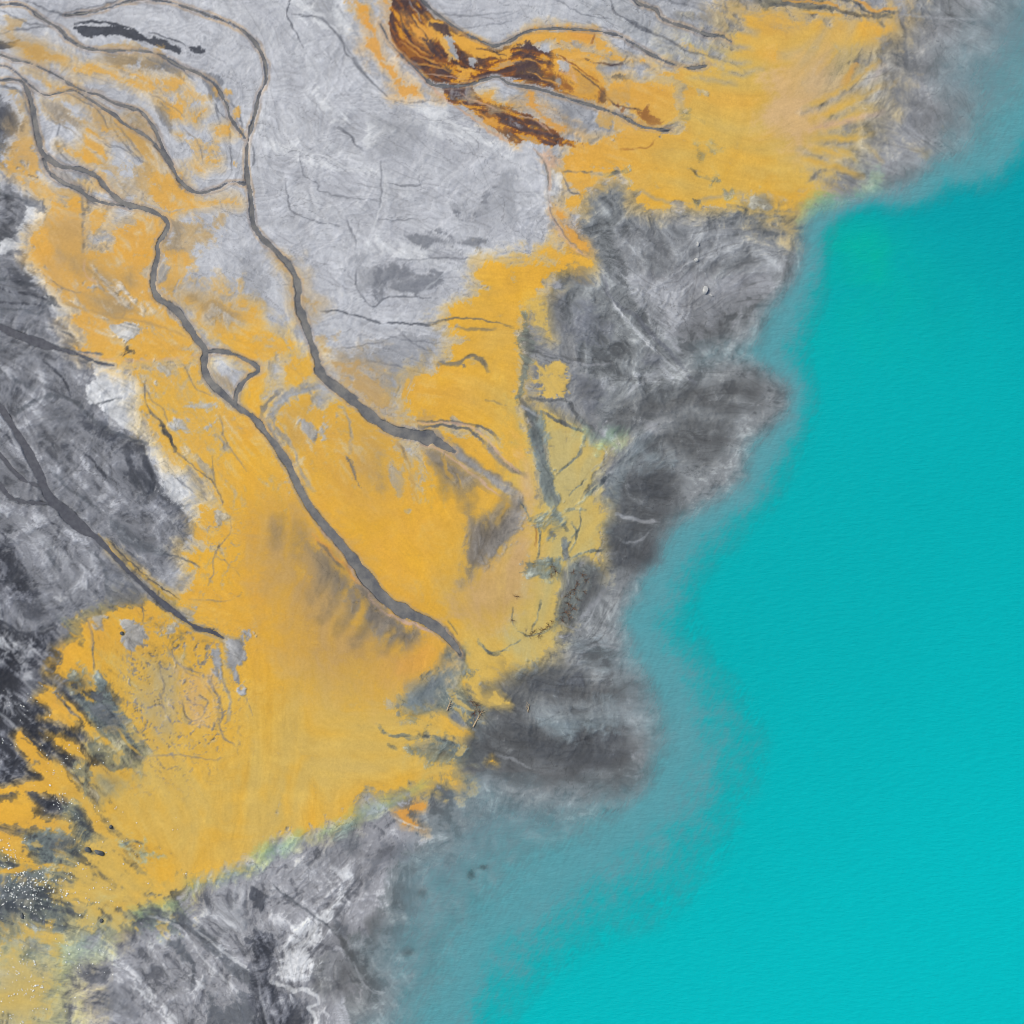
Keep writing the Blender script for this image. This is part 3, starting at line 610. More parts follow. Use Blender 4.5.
P I 20 1 .5 .35 @0,768 -140,740 140,740 240,860 160,1040 -140,1160
P I 3 .75 .8 .2 @0,768 230,845 280,850 270,880
P V 10.0 .6 0.26 .35 @0,768 240,700 320,740 280,860 220,900
P V 8 .7 0.42 .35 @0,768 520,570 740,520 750,450 800,430 1030,370 1100,310 1050,400 820,480 700,550 560,610
P U 6 .8 .7 .25 @0,768 490,300 600,310 660,350 560,370 500,340
P I 5 .7 .8 .2 @0,768 520,340 600,340 600,370
P Y 6 1 1 .2 @0,768 340,-40 1100,-40 1100,260 1040,290 1000,330 900,380 800,405 740,410 640,470 560,400 500,340 500,280 400,180 420,100 340,60
P I 12 .7 .6 .3 @0,768 360,80 700,40 760,160 640,280 520,280 420,200
P Y 7 1 1 .2 @256,512 -40,-40 1060,-40 1060,560 960,640 900,760 860,720 800,680 760,560 660,680 620,720 540,770 640,790 800,850 820,900 690,900 620,940 740,1000 800,1050 800,1090 -160,1090
P Y 7 1 1 .2 @256,768 -200,-40 800,-40 800,50 720,45 560,100 440,110 390,160 380,190 240,250 100,270 60,290 -40,350 -200,400
P F 18 .9 .55 .35 @256,512 120,200 300,260 440,430 600,520 560,620 380,640 220,560 120,420
P I 16 1 .8 .35 @256,512 840,220 1100,100 1100,560 960,640 860,560 820,420
P F 14 .9 .6 .35 @256,512 830,230 1000,150 1060,420 900,420
P P 14 .8 .45 .35 @256,512 900,200 1040,130 1060,330 900,360
P I 16 .85 .6 .35 @256,512 -40,760 300,740 600,760 640,1000 300,1000 -40,980
P E 10 .8 .8 .3 @256,512 200,130 300,190 400,290 350,330 250,260
P E 9 .95 .9 .3 @256,512 370,290 440,300 470,380 560,440 660,480 680,500 640,545 580,530 500,510 430,420
P M 7 .8 .75 .3 @256,512 460,400 560,450 650,490 620,540 560,530 490,480
P E 9 .7 .6 .3 @256,512 60,60 100,60 100,140 60,120
P E 10 1 .85 .3 @256,512 870,30 1060,-40 1060,120 930,190 850,210
P M 8 .8 .6 .3 @256,512 940,10 1060,-20 1040,100 960,130
P Y 3 .8 .9 .2 @256,512 530,540 580,480 590,510 560,545
S O 3 1 .8 @256,512 250,110 300,180 370,220 420,290
S P 2.5 .8 .9 @256,512 250,50 310,120 360,190 390,250 440,310 480,370 540,415 640,455 700,480
S Y 3 .8 .9 @256,512 710,480 740,520 745,570
S P 2 1 .6 @256,512 320,80 400,200 450,260 540,350 620,400 720,440 800,510
S Y 4 1.5 .7 @256,512 740,770 780,750
P B 7 1 .95 .25 @256,512 730,560 770,520 815,545 830,590 800,680 720,740 660,770 560,780 640,720 740,650
P Q 6 .8 .8 .25 @256,512 680,690 800,670 860,720 830,760 740,770
P Q 5 .85 .9 .2 @256,512 770,700 830,720 900,790 880,870 860,880 780,800 700,790
P Y 3 .9 .95 .18 @256,512 660,830 740,810 860,890 820,905 700,870
P Q 6 .66 .8 .25 @256,512 560,780 700,790 640,850 570,820
S Q 3 1 .8 @256,512 480,850 530,890 600,900 700,900 780,930 840,960
S Q 2.5 1 .7 @256,512 530,930 560,950
P Q 6 .7 .8 .25 @256,512 600,940 740,920 860,960 840,1030 700,1010
P I 5 1 .97 .2 @256,512 820,480 960,560 1060,560 1060,620 960,680 940,740 900,760 830,680 830,590
S Q 2 1 .8 @256,512 890,520 930,560 1000,575 1050,560
P Q 4 .8 .8 .2 @256,512 840,640 880,630 880,680 850,670
P A 8 .95 .95 .35 @256,512 930,700 1000,660 1060,630 1100,700 1060,900 1060,1080 820,1040 850,890 900,850 930,780
P I 3 .95 1 .15 @256,512 930,755 950,720 1010,770 940,770
P A 8 .8 .8 .35 @256,512 980,590 1060,560 1060,700 960,660
P I 6 1 1 .2 @512,512 -40,-40 365,-40 372,110 355,230 270,190 220,230 200,290 165,390 215,460 150,540 60,640 -40,640
P Y 7 .65 .7 .3 @512,512 0,380 100,300 150,120 90,60 120,350 60,500
P P 12 .8 .6 .35 @512,512 -40,-20 60,20 40,200 -40,260
P A 4 .9 .9 .2 @512,512 195,90 225,105 230,190 205,190
P A 4 .85 .85 .2 @512,512 220,210 280,190 340,240 330,330 240,480 180,440 200,300
P D 3 .8 .85 .2 @512,512 140,70 170,80 170,110 145,105
P Q 3 .75 .85 .2 @512,512 150,190 200,180 200,250 150,250
S Q 2.5 .8 .8 @512,512 230,190 300,160 370,150
S Q 1.6 .8 .7 @512,512 240,40 260,100 230,160
P A 10.0 .95 .95 .35 @512,512 375,60 420,5 690,-10 650,140 630,200 560,250 400,210
S Z 2.5 1.2 .5 @512,512 420,10 500,30 580,40
S M 2 1.2 .5 @512,512 380,170 460,150 520,110
P A 9.0 .85 .9 .35 @512,512 -30,640 200,610 290,640 285,700 100,720 -30,690
P A 10.0 .7 .8 .35 @512,512 100,730 360,700 440,690 560,740 400,765 200,765
P A 12.0 1 .97 .35 @512,512 -30,820 100,850 180,890 300,850 430,830 420,900 600,920 640,1060 600,1080 400,1140 280,1124 200,1094 60,1100 -30,1070
P M 8 .6 .6 .25 @512,512 200,560 300,480 380,560 260,640
S M 3 1.5 .6 @512,512 380,300 320,380 260,440
P G 10 .7 .7 .3 @512,512 0,740 300,790 420,780 380,840 180,860 60,820
P S 5 .8 .85 .2 @0,768 680,700 720,690 765,780 705,740
S S 11 3 .75 @0,768 600,580 700,600 800,660 880,740 960,820 1040,880
S W 2 1 .6 @0,768 780,640 900,740 1024,830
S W 2 1 .5 @0,768 600,590 720,640 820,770 960,900
S S 3 1 .8 @0,768 750,740 775,800 770,880
P S 8 .8 .85 .2 @0,768 820,860 900,960 1024,880 1060,1060 820,1060
P H 5 .8 .85 .2 @0,768 990,690 1040,650 1100,660 1100,760 1070,840 1020,780
P S 6 .7 .8 .2 @0,768 940,560 1040,620 1060,680 980,640
P W 5 .7 .7 .25 @0,768 520,870 600,880 640,940 600,955
P W 3 .7 .7 .25 @0,768 740,780 775,860 750,830
P W 4 .7 .7 .25 @0,768 780,820 830,890 790,880
P Z 10 .65 .6 .3 @0,768 820,560 960,480 1000,620 880,700
P D 9 .6 .6 .3 @0,768 440,860 540,900 560,1000 420,980
P H 4 .85 .85 .2 @256,768 -20,480 50,490 30,570 -20,570
P S 7 .7 .8 .25 @256,768 320,270 400,220 400,330 340,360
P D 6 .75 .8 .25 @256,768 500,280 610,300 610,360 520,380 440,480 420,440
P A 8 .8 .8 .35 @256,768 470,590 515,590 480,712 440,680 440,620
P S 5 .75 .8 .25 @256,768 300,590 350,610 380,680 330,680
P A 12.0 .75 .75 .35 @256,768 210,770 330,720 390,800 380,930 230,890
P W 7 .8 .85 .25 @256,768 240,600 340,510 400,440 430,430 350,545 260,650 200,860 70,840 90,720
P d 7 .8 .9 .2 @256,768 -20,640 60,660 75,740 40,830 150,905 215,960 210,1080 -20,1080
S W 3 1 .85 @256,768 60,850 150,890 200,890 240,915 250,945 210,960 240,1000 240,1060
S M 2 1 .6 @256,768 10,860 40,1000
S S 2 .9 .7 @256,768 60,460 140,530 240,600 330,680 370,740
S A 5 1.5 .75 @256,768 310,640 370,740 430,820 480,880
S Z 1.6 1 .6 @256,768 390,780 430,870 480,905 510,905
S W 2.4 1 .6 @256,768 470,890 510,905
P M 10 .7 .6 .3 @256,768 100,440 300,400 400,250 260,330
P V 8 .8 0.42 .35 @256,768 -20,360 60,290 240,250 380,190 390,150 560,105 700,50 560,150 400,230 240,290 80,360
P O 2.5 .95 .95 .15 @256,768 555,180 640,138 672,155 610,195 675,255 590,225
S W 1.2 .8 .7 @256,768 560,200 620,230 670,250
P I 3 .75 .8 .2 @256,768 720,60 800,40 790,65
P Y 6 1 1 .18 @512,0 960,200 980,120 1060,90 1060,820 1040,790 900,780 830,830 720,825 640,822 570,850 490,800 515,770 450,715 340,690 200,695 190,630 260,560 400,540 530,505 660,530 700,440 640,340 560,300 700,285 850,270 940,288 890,200
P I 9 .7 .5 .3 @512,0 700,300 900,300 900,700 700,640
P Y 5 .9 .95 .2 @512,0 200,690 320,690 330,730 270,780 280,830 210,850 185,800 240,770
P O 4 .85 .9 .2 @512,0 180,840 240,900 300,1000 260,990 190,900
P Y 6 .85 .9 .25 @512,0 90,1020 200,980 260,1024 300,1060 90,1060
P Y 13 1.1 1 .36 @768,0 -140,110 -90,50 0,38 120,55 300,60 400,75 520,110 430,180 340,190 260,205 160,330 190,370 270,350 330,265 360,262 340,320 385,340 430,275 465,300 390,380 440,440 350,480 300,500 250,560 330,625 260,640 160,680 200,760 240,760 180,830 80,860 20,830 -40,780 -120,500
P P 14 .75 .5 .35 @768,0 0,240 160,360 300,480 160,560 20,520
P I 12 .7 .6 .35 @768,0 0,560 200,560 200,720 60,820
P E 9 .85 .7 .3 @768,0 150,330 240,230 300,220 230,300 200,370
P M 8 .85 .7 .3 @768,0 200,300 280,215 520,215 480,260 330,250 250,330
P M 6 .8 .7 .3 @768,0 330,360 370,290 420,230 400,320 350,370
P M 6 .8 .7 .3 @768,0 400,390 460,310 500,260 530,270 470,360
S Y 3.5 2 .8 @768,0 195,290 240,230 270,205
S O 4 2 .8 @768,0 310,330 330,290 355,262
S P 4 2 .8 @768,0 430,310 450,285 465,275
S Y 2 1.5 .7 @768,0 490,350 520,315
S Y 2.5 1.5 .7 @768,0 360,490 440,445
S Y 2.5 2 .5 @768,0 320,560 400,580 450,640
S Y 2.5 2 .5 @768,0 240,570 310,610 350,640
S Y 2 1.5 .5 @768,0 190,740 240,670 300,640
S G 2 1.5 .7 @768,0 170,720 220,680 300,665
P Y 4 .7 .7 .3 @768,0 420,690 480,690 470,720 430,725
P Y 4 .65 .6 .3 @768,0 580,595 650,605 640,625
P Y 3 .7 .6 .3 @768,0 690,490 720,500 705,515
P Y 3 .7 .6 .3 @768,0 600,290 630,290 610,315
P Y 3 .7 .6 .3 @768,0 525,200 555,200 545,215
P V 8 .9 0.64 .35 @768,0 120,880 180,830 240,780 330,770 400,740 500,760 340,810 260,860 200,920
P V 8 .9 0.59 .35 @768,0 210,800 320,780 290,810 230,830
P V 9.0 .7 0.34 .35 @768,0 350,640 440,660 520,740 440,760 360,720
P D 6 .75 .8 .25 @768,0 840,80 900,65 930,120 1024,150 1100,200 1024,215 960,170 860,125
P D 5 .7 .7 .25 @768,0 735,310 820,305 810,350 750,345
P A 11.0 .75 .7 .35 @768,0 730,440 790,400 770,500 740,540 680,650 700,700 560,750 480,720 640,680
P D 9 .65 .6 .3 @768,0 370,520 500,430 700,430 700,500 560,540 620,600 450,560
P G 9 .7 .7 .3 @768,0 540,90 700,110 720,260 620,300 560,200
S M 3 2 .5 @768,0 600,90 630,170 640,260
S M 3 2 .5 @768,0 640,90 680,180 690,250
S D 3 2 .5 @768,0 540,60 550,200 540,330 520,430
S Z 2 1 .5 @768,0 540,55 700,70 850,70
S Z 3 1.5 .5 @768,0 700,60 780,80 850,110
P S 3 .75 .8 .2 @768,0 -40,-20 200,-20 260,40 160,40 40,20 -40,30
S O 2.2 1 .8 @768,0 60,5 160,8 250,15 300,45 370,62 440,65
S O 3 1 .8 @768,0 330,-10 390,20 440,45 510,28
S S 2.4 1 .8 @768,0 200,-10 300,-5 350,10 410,50 520,45
S S 3 1 .8 @768,0 -20,15 100,20 180,30 260,35 330,55 420,66 500,60
S S 1.6 1 .7 @768,0 160,30 185,70
S S 1.6 1 .7 @768,0 240,35 265,60
S S 2 1 .7 @768,0 440,80 465,105
S Y 2 1.2 .8 @768,0 140,45 300,62
P M 4 .8 .8 .2 @512,0 640,320 700,340 800,380 700,370 640,390
P Q 4 .85 .8 .2 @512,0 665,435 715,440 700,480 670,475
S Q 1.6 1 .6 @512,0 700,450 770,490
P Q 5 .7 .7 .25 @512,0 780,570 840,590 800,610
P Q 5 .75 .7 .25 @512,0 735,560 770,620 745,690 735,650
P Q 4 .85 .8 .2 @512,0 780,705 835,720 800,740
P Q 4 .85 .8 .2 @512,0 845,755 890,760 860,790
P Q 3 .85 .8 .2 @512,0 725,795 760,800 745,815
P Q 4 .9 .85 .2 @512,0 425,675 460,680 440,700
S Q 3 1.5 .7 @512,0 350,705 440,685
S D 1.6 .8 .7 @512,0 200,690 320,688
S D 1.2 .8 .6 @512,0 200,700 230,760 280,790
S R 1.2 1 .4 @512,0 430,600 540,590 570,560
S I 2.4 1.2 .7 @512,0 440,690 500,760
P U 6 .7 .5 .25 @512,0 690,150 820,190 890,200 830,240 720,200
P Y 6 .62 .6 .25 @512,0 640,180 760,180 860,230 700,220
P M 6 .75 .8 .25 @512,0 640,340 700,370 680,430 640,400
S D 1.6 .8 .7 @512,0 390,0 420,60 540,120 660,180 700,205 790,225 870,248 930,285
S D 1.8 .8 .8 @512,0 440,70 500,110 580,145
S D 1.2 .8 .5 @512,0 180,0 280,60 400,80
S D 1.2 .8 .5 @512,0 570,0 700,20 770,45
S D 1.2 .8 .5 @512,0 300,90 420,140
S D 1 .8 .5 @256,0 700,60 860,70 1020,50
S D 1 .8 .5 @256,0 760,130 880,110 1020,90
S D 2 1 .8 @512,0 870,140 880,200
S D 3 1 .7 @512,0 715,272 780,266
P D 6 .6 .6 .25 @512,0 660,60 800,60 860,110 740,100
P S 5 .75 .7 .25 @512,0 870,-20 1060,-20 1060,30 960,30
P Y 3 .9 .95 .15 @256,0 390,40 440,22 455,50 412,62
P O 5 .85 .9 .2 @256,0 430,70 460,80 500,170 520,260 600,340 640,375 570,385 540,300 480,240 425,190 460,150
P O 3 .8 .85 .2 @256,0 670,370 750,390 745,408
P O 5 .6 .6 .2 @256,0 360,-10 440,-10 470,60 440,130 400,90
P O 4 .8 .85 .2 @256,0 515,-20 560,-20 540,130 525,60
P K 2.5 1 1 .12 @256,0 545,-20 665,-20 700,50 880,165 960,195 1060,170 1060,325 960,306 850,342 710,342 640,280 550,185 530,100
P Y 2.5 .95 .97 .13 @256,0 680,60 740,80 800,130 880,172 960,200 1040,190 1040,240 960,240 900,250 840,215 800,180 740,150 690,110
P N 3 .9 .9 .15 @256,0 690,90 760,95 810,140 760,150 710,110
P K 3 .85 .9 .15 @256,0 880,230 960,230 1000,280 940,280 890,260
P Z 3 1 .95 .13 @256,0 740,165 780,160 810,205 832,250 770,255 760,210
P Z 3 1 .9 .13 @256,0 845,235 880,240 875,278 850,270
P Y 3 .75 .85 .15 @256,0 700,130 740,180 770,260 830,280 800,330 830,330 860,290 910,280 830,270 800,210 730,150
P N 4 .85 .85 .18 @256,0 570,10 640,0 680,60 660,70 620,40
P N 3 .8 .85 .18 @256,0 580,100 640,140 630,150 590,130
P O 3 .85 .9 .15 @256,0 590,60 630,100 650,140 610,110
P O 3 .85 .9 .15 @256,0 650,130 690,140 690,200 660,180
S L 1.2 .7 .6 @256,0 610,0 640,50 660,90
P R 5 .7 .7 .2 @256,0 560,160 680,200 760,250 700,300 640,270 570,200
P N 4 .8 .85 .18 @256,0 680,180 720,180 750,240 700,220
P N 5 .7 .8 .2 @256,0 660,290 770,270 790,300 720,325 690,325
S P 2 .8 .8 @256,0 520,130 560,200 640,290 700,345 760,400 850,465 950,535 1010,570
S R 1.6 .7 .8 @256,0 560,190 640,280 700,340
P K 3 .95 .95 .15 @256,0 740,350 850,348 880,390 920,400 1060,430 1060,580 1010,565 950,520 860,460 770,405
P N 4 .85 .85 .2 @256,0 760,360 850,350 880,400 800,410
P M 5 .65 .6 .2 @256,0 780,370 850,360 900,420 840,430
P Y 3 .85 .9 .15 @256,0 890,385 950,375 940,398 1024,415 1060,440 970,435 900,400
P O 4 .8 .85 .2 @256,0 850,450 940,480 1000,520 1040,560 960,520
P E 5 .75 .75 .25 @256,0 900,420 1060,440 1060,480 940,460
P Y 3 .95 .97 .13 @512,0 -10,170 80,118 170,112 300,118 330,132 320,180 200,180 160,170 60,185 -10,205
P Z 3 .85 .85 .2 @512,0 80,130 200,125 280,125 160,132
P K 3 .95 .97 .14 @512,0 -10,195 60,185 160,200 220,260 330,290 380,370 370,425 230,390 120,350 -10,325
P N 4 .8 .85 .2 @512,0 10,270 70,240 120,300 100,340 10,310
P N 3 .85 .85 .2 @512,0 -10,185 60,175 120,200 60,200
P Y 3 .9 .95 .15 @512,0 150,190 210,180 330,210 400,225 550,240 540,252 400,250 280,240 180,235
P N 3 .85 .8 .18 @512,0 130,200 170,175 240,180 180,190
P Y 3 .85 .9 .15 @512,0 330,140 380,175 400,210 340,215 310,180
P O 3 .9 .9 .15 @512,0 230,125 330,135 320,175 240,150
S R 1.6 .8 .8 @512,0 330,140 318,175
P M 5 .7 .8 .2 @512,0 220,175 330,190 400,240 500,260 420,270 330,230
S N 2.4 .9 .8 @512,0 250,248 290,245 340,255 440,262
P Y 4 .9 .97 .16 @512,0 160,240 320,250 380,300 480,300 380,320 380,440 240,390 170,330
P P 5 .75 .7 .2 @512,0 200,240 260,280 260,340 200,300
P Z 3 .85 .85 .2 @512,0 190,248 230,260 225,285 195,275
P F 5 .7 .7 .25 @512,0 260,290 350,330 340,400 260,370
P R 4 .7 .7 .2 @512,0 330,380 375,340 385,425 340,415
P N 3 .8 .8 .2 @512,0 345,390 375,360 380,420 350,415
P R 4 .65 .7 .2 @512,0 130,290 230,310 240,370 180,350
P M 3 .8 .8 .2 @512,0 160,310 200,320 190,345 165,335
P D 2.5 .9 .9 .15 @512,0 370,300 440,300 485,325 430,320 380,318
P Z 4 .85 .8 .2 @512,0 460,295 560,290 640,330 560,345 480,320
P Y 4 1 1 .15 @512,0 380,325 640,350 665,460 600,500 520,490 470,430 385,420
P F 6 .65 .7 .25 @512,0 385,340 480,370 470,430 390,420
P R 4 .75 .75 .2 @512,0 500,440 540,430 590,495 520,485
P R 3 .75 .7 .2 @512,0 410,420 450,440 440,460
P M 8 .95 .95 .2 @512,0 -10,345 120,370 230,400 340,435 420,470 400,530 300,545 220,535 130,430 60,390 -10,420
P Z 7 .7 .6 .25 @512,0 -10,350 100,370 200,420 100,420 -10,420
P O 4 .9 .9 .18 @512,0 60,360 90,370 100,420 170,480 220,510 280,545 200,550 130,500 80,450 -10,440 -10,425 70,420
P K 3 .95 .95 .15 @512,0 -10,440 80,450 130,500 180,530 280,565 240,590 150,590 60,560 -10,545
P N 4 .7 .7 .2 @512,0 10,450 80,450 130,520 60,500
P N 3 .8 .8 .2 @512,0 140,540 270,560 290,575 180,565
P P 5 .8 .8 .25 @512,0 120,600 200,590 210,680 150,670 130,630
P Y 4 .7 .75 .2 @512,0 330,440 480,460 530,510 440,520 350,510
P W 4 .85 .8 .2 @512,0 160,680 200,700 190,830 160,780
S P 3 1 .7 @512,0 90,600 130,640 150,700 150,830 180,900 240,980 300,1030
S E 1.4 .8 .8 @512,0 100,610 140,680 145,800 170,880 230,960 280,1010
S O 2 1 .6 @512,0 180,870 220,940 270,985
P L 4 .7 .6 .2 @512,0 140,700 160,800 140,820
S W 2 1 .7 @512,0 10,715 50,720 80,760 115,800
P D 8 .7 .7 .25 @0,256 -20,60 100,110 200,170 210,220 100,230 -20,230
S S 3 1.2 .8 @0,256 -20,85 60,105 140,125 190,150
S S 2 1 .7 @0,256 -20,225 90,215 150,235 190,200
P S 3 .85 .85 .2 @0,256 190,160 225,170 225,195 195,190
S S 2 1 .7 @0,256 170,300 200,285 270,310 300,330
P D 9 .65 .7 .3 @0,256 -20,380 120,390 160,400 60,410
P M 9 .62 .35 .3 @0,256 60,420 280,400 340,480 250,520 100,490
P H 6 .72 .85 .2 @0,256 310,620 380,650 440,690 520,740 600,740 600,780 500,790 440,740 340,700
S S 3 1.5 .85 @0,256 60,635 130,590 220,560 300,580 370,650 450,700 520,730 590,750
S S 3 1.5 .7 @0,256 0,460 80,500 140,540
S H 5 2 .85 @0,256 510,770 525,830 540,900 560,930
S H 5 2 .85 @0,256 565,780 600,850 625,900
S S 2 1 .8 @0,256 380,600 440,580 490,570
P H 5 .75 .8 .2 @0,256 225,750 280,750 290,790 240,790
P S 8 .7 .8 .25 @0,256 490,860 640,880 700,960 760,1030 660,1000 560,960
S S 3 1.5 .7 @0,256 210,860 270,920 340,970 400,1020
S S 2 1 .7 @0,256 -20,760 40,840 100,890
P D 9 .62 .7 .3 @0,256 200,580 330,640 300,700 200,660
P M 9 .6 .35 .3 @0,256 160,640 240,680 260,740 180,720
P H 9 .7 .85 .25 @0,0 -40,400 30,430 90,490 70,540 -40,560
P S 9 .75 .7 .25 @0,0 -40,560 40,560 50,610 -40,620
S S 2 1 .8 @0,0 -20,775 60,790 130,825 190,835
P D 4 .8 .8 .2 @0,0 100,790 170,820 180,840 110,815
S H 1.6 .8 .8 @0,0 120,705 155,710
S S 1.5 .8 .7 @0,0 -20,950 50,935 90,925
P M 9 .7 .35 .3 @0,0 -20,690 50,730 60,790 -20,770
S S 3 1.2 .7 @0,512 190,160 240,230
S S 3 1.4 .75 @0,512 370,150 420,220 440,330 450,370
S Z 5 2 .4 @0,512 80,20 200,130 280,200
P E 14 1 .95 .35 @256,512 180,110 300,180 420,320 520,420 660,490 600,570 480,540 380,430 280,330 190,240
P F 20 1 .9 .35 @256,512 120,180 300,300 460,450 600,560 500,640 300,620 180,460
P I 14 1 .6 .35 @256,512 0,830 200,840 420,900 300,960 80,940
P F 16 1 .6 .35 @256,256 380,700 520,740 540,900 440,980 380,860
P E 9 1 .55 .35 @256,256 480,800 510,800 520,940 490,940
P F 12 1 .6 .35 @256,512 40,20 110,20 110,220 50,200
P I 18 1 .55 .35 @0,768 -40,780 150,760 240,860 180,1000 -40,1060
P U 14 1 .5 .35 @0,768 300,600 430,560 500,640 440,720 300,760
S S 2.6 1.2 .85 @420,400 0,108 60,104 130,104 200,122 240,150 280,190
S E 4.5 2.5 .85 @420,400 260,170 300,215 340,260 420,300
S P 2 1 .7 @420,400 0,95 100,90 180,100 250,140 330,230 400,290
P T 14 1 .75 .35 @420,400 400,440 470,560 450,800 320,900 120,860 180,740 300,620
P P 8 1 .55 .35 @420,400 380,150 440,250 480,400 440,450 400,380 420,280
P E 9 1 .75 .35 @420,400 10,190 90,215 170,290 260,330 190,385 130,340 60,280
P E 8 1.1 .95 .35 @420,400 190,390 225,500 300,440 330,385 400,410 405,500 350,590 260,670 170,740 190,620
P M 7 1 .7 .35 @420,400 330,420 400,420 400,510 340,590 250,640 230,560 300,500
P Y 2.5 1 .97 .2 @420,400 185,380 230,345 325,400 250,455 225,475 205,440
P Y 2 1 .97 .2 @420,400 345,410 362,425 310,505 300,490
S Y 3 1.2 .9 @420,400 90,230 105,280 130,320
S Y 2 1 .8 @420,400 150,300 165,350
S E 9 3 .9 @420,400 60,140 140,200 230,270 320,330 380,375 400,430
S M 5 3 .6 @420,400 90,160 230,275 370,370
S P 1.6 1 .8 @420,400 0,180 60,190 150,250 250,330 320,385
P B 3 .66 .8 .2 @420,400 415,0 450,20 485,100 525,150 515,250 532,330 560,410 530,440 490,400 478,300 452,200 430,100
P k 4 .62 .8 .2 @420,400 410,10 460,60 480,160 510,250 525,330 545,400 500,370 470,220 440,110
S Z 1.6 1 .7 @420,400 400,20 440,45 480,70
S Q 1.6 .8 .85 @420,400 395,395 425,450 440,480
S Q 3.2 1 .85 @420,400 440,480 500,455 550,465 590,520
P Q 4 .66 .85 .2 @420,400 440,470 540,440 600,490 570,560 510,560 470,520
P D 2.5 .9 .9 .2 @420,400 510,520 560,520 550,560 520,550
S Q 1.8 .9 .8 @420,400 470,500 480,560 470,640
S R 1.6 1.2 .5 @420,400 460,500 465,580
P Q 4 .62 .85 .2 @420,400 420,650 560,640 610,700 560,730 430,710
S Q 1.2 .7 .7 @420,400 400,690 440,690 520,705
S Q 1.2 .7 .6 @420,400 420,655 480,655 560,660
S D 4.5 1 .85 @420,400 575,560 578,600 592,650
S Q 2.4 .9 .85 @420,400 630,420 690,365 760,300
S Q 2.2 1 .75 @420,400 580,445 620,435 660,440
S Q 1 .7 .7 @420,400 640,420 640,500 605,555
S Q .9 .7 .7 @420,400 595,385 665,315
S S 2.6 1 .75 @420,400 480,45 560,85 650,125
S Q 1.2 .8 .7 @420,400 550,290 620,235 660,150
P A 8 1 .9 .35 @420,400 600,640 680,635 735,690 720,760 640,850 540,910 590,790
S Q 1.4 1 .65 @420,400 488,800 470,860 450,925
S Q 1 .8 .6 @420,400 372,830 368,890 385,915
S Q 1.4 1 .6 @420,400 390,925 440,945 500,925 540,900
S Q 1.4 .8 .8 @420,400 320,1010 400,960
S Q 1.4 1 .7 @420,400 230,955 280,1008 360,1000
S Q 1.2 .9 .6 @420,400 110,880 150,930
P V 9 1 .35 .35 @420,400 640,120 800,120 790,200 700,180
P k 9 1 .9 .35 @420,400 820,290 1000,280 1030,400 960,455 820,465 785,400
P k 9 1 .85 .35 @420,400 745,510 900,475 970,560 1000,640 920,690 800,650
S Z 2.2 1.2 .6 @420,400 790,458 860,482 960,492
S Z 1.6 1.2 .45 @420,400 800,560 860,570 930,520
S B 12 5 .6 @420,400 900,150 840,230 785,320 765,400
P B 10 1 .8 .35 @420,400 880,200 960,190 1010,270 880,270
P B 9 1 .9 .35 @420,600 170,190 185,260 130,330 40,410 -60,450 -40,340 80,300 140,250
S S 5 2 .7 @420,600 60,90 120,140 165,210 165,260
P A 9 1 .9 .35 @420,600 250,345 420,300 640,295 645,340 800,375 940,380 700,420 430,425 300,400
P k 9 1 .95 .35 @420,600 365,500 560,560 600,515 700,505 785,520 845,600 700,690 600,685 480,635 400,585
P k 7 1 .9 .35 @420,600 420,320 640,295 640,335 560,345 440,370
P A 8 1 .9 .35 @420,600 250,640 420,685 560,720 420,745 300,695
P B 10 1 .85 .35 @420,600 440,425 760,420 810,500 560,555 480,500
P B 10 1 .6 .35 @420,600 600,150 800,180 840,280 640,260
P S 6 1 .7 .35 @420,600 590,290 640,290 645,340 595,330
S Z 2 1.5 .5 @420,600 300,620 380,642 440,672
S Z 1.6 1.5 .45 @420,600 620,270 660,200 720,180 800,200
S Z 1.4 1.2 .45 @420,600 560,90 640,120 700,40
P Y 2 1 .95 .2 @420,600 272,652 290,622 305,655
P I 2.5 1 .97 .2 @420,600 270,405 300,362 356,415
P Q 5 .7 .8 .22 @420,600 60,560 200,600 240,640 160,640 80,600
S Q 2 1 .8 @420,600 60,555 130,580 200,600
P d 3 1 .95 .2 @0,620 140,425 210,500 280,600 350,690 400,745 390,690 350,620 390,560 330,480 220,450
P Q 4 1 .95 .2 @0,620 395,205 430,240 460,310 520,400 600,520 565,600 440,612 380,570 340,500 400,480 460,500 400,430 330,350 320,320 400,330
P S 6 .75 .8 .25 @0,620 330,330 420,330 500,400 480,450 400,420
P Q 3 .8 .9 .2 @0,620 280,560 360,560 380,620 350,690 300,620
P Y 2 .95 .97 .18 @0,620 195,455 260,465 320,500 362,560 300,535 230,505
S Y 4 1 .9 @0,620 400,480 440,490 470,520
S Y 2 1 .7 @0,620 480,440 520,500 570,540
S Y 2 1 .8 @0,620 190,320 240,350 300,420
S Y 2 1 .8 @0,620 150,310 200,340
S Y 1.6 1 .8 @0,620 160,250 220,280 260,330
S d 2.4 1 .8 @0,620 230,300 280,350 330,400
S d 2 1 .8 @0,620 260,280 310,330
P Q 6 .7 .8 .22 @0,620 280,190 340,200 370,260 330,300 270,270
P d 4 .66 .85 .2 @0,620 200,90 260,120 240,200 290,260 250,300 190,230
P I 18 1 .75 .35 @0,620 380,620 600,560 740,700 700,900 520,860 420,760
P B 10 1 .5 .35 @0,620 350,630 440,610 560,620 420,740
P M 12 1 .4 .35 @0,620 600,160 720,140 720,460 620,500 560,300
P P 10 1 .5 .35 @0,620 720,200 850,210 850,420 730,420
X E .6 @0,620 560,60 960,40 960,500 700,700 500,640 480,300
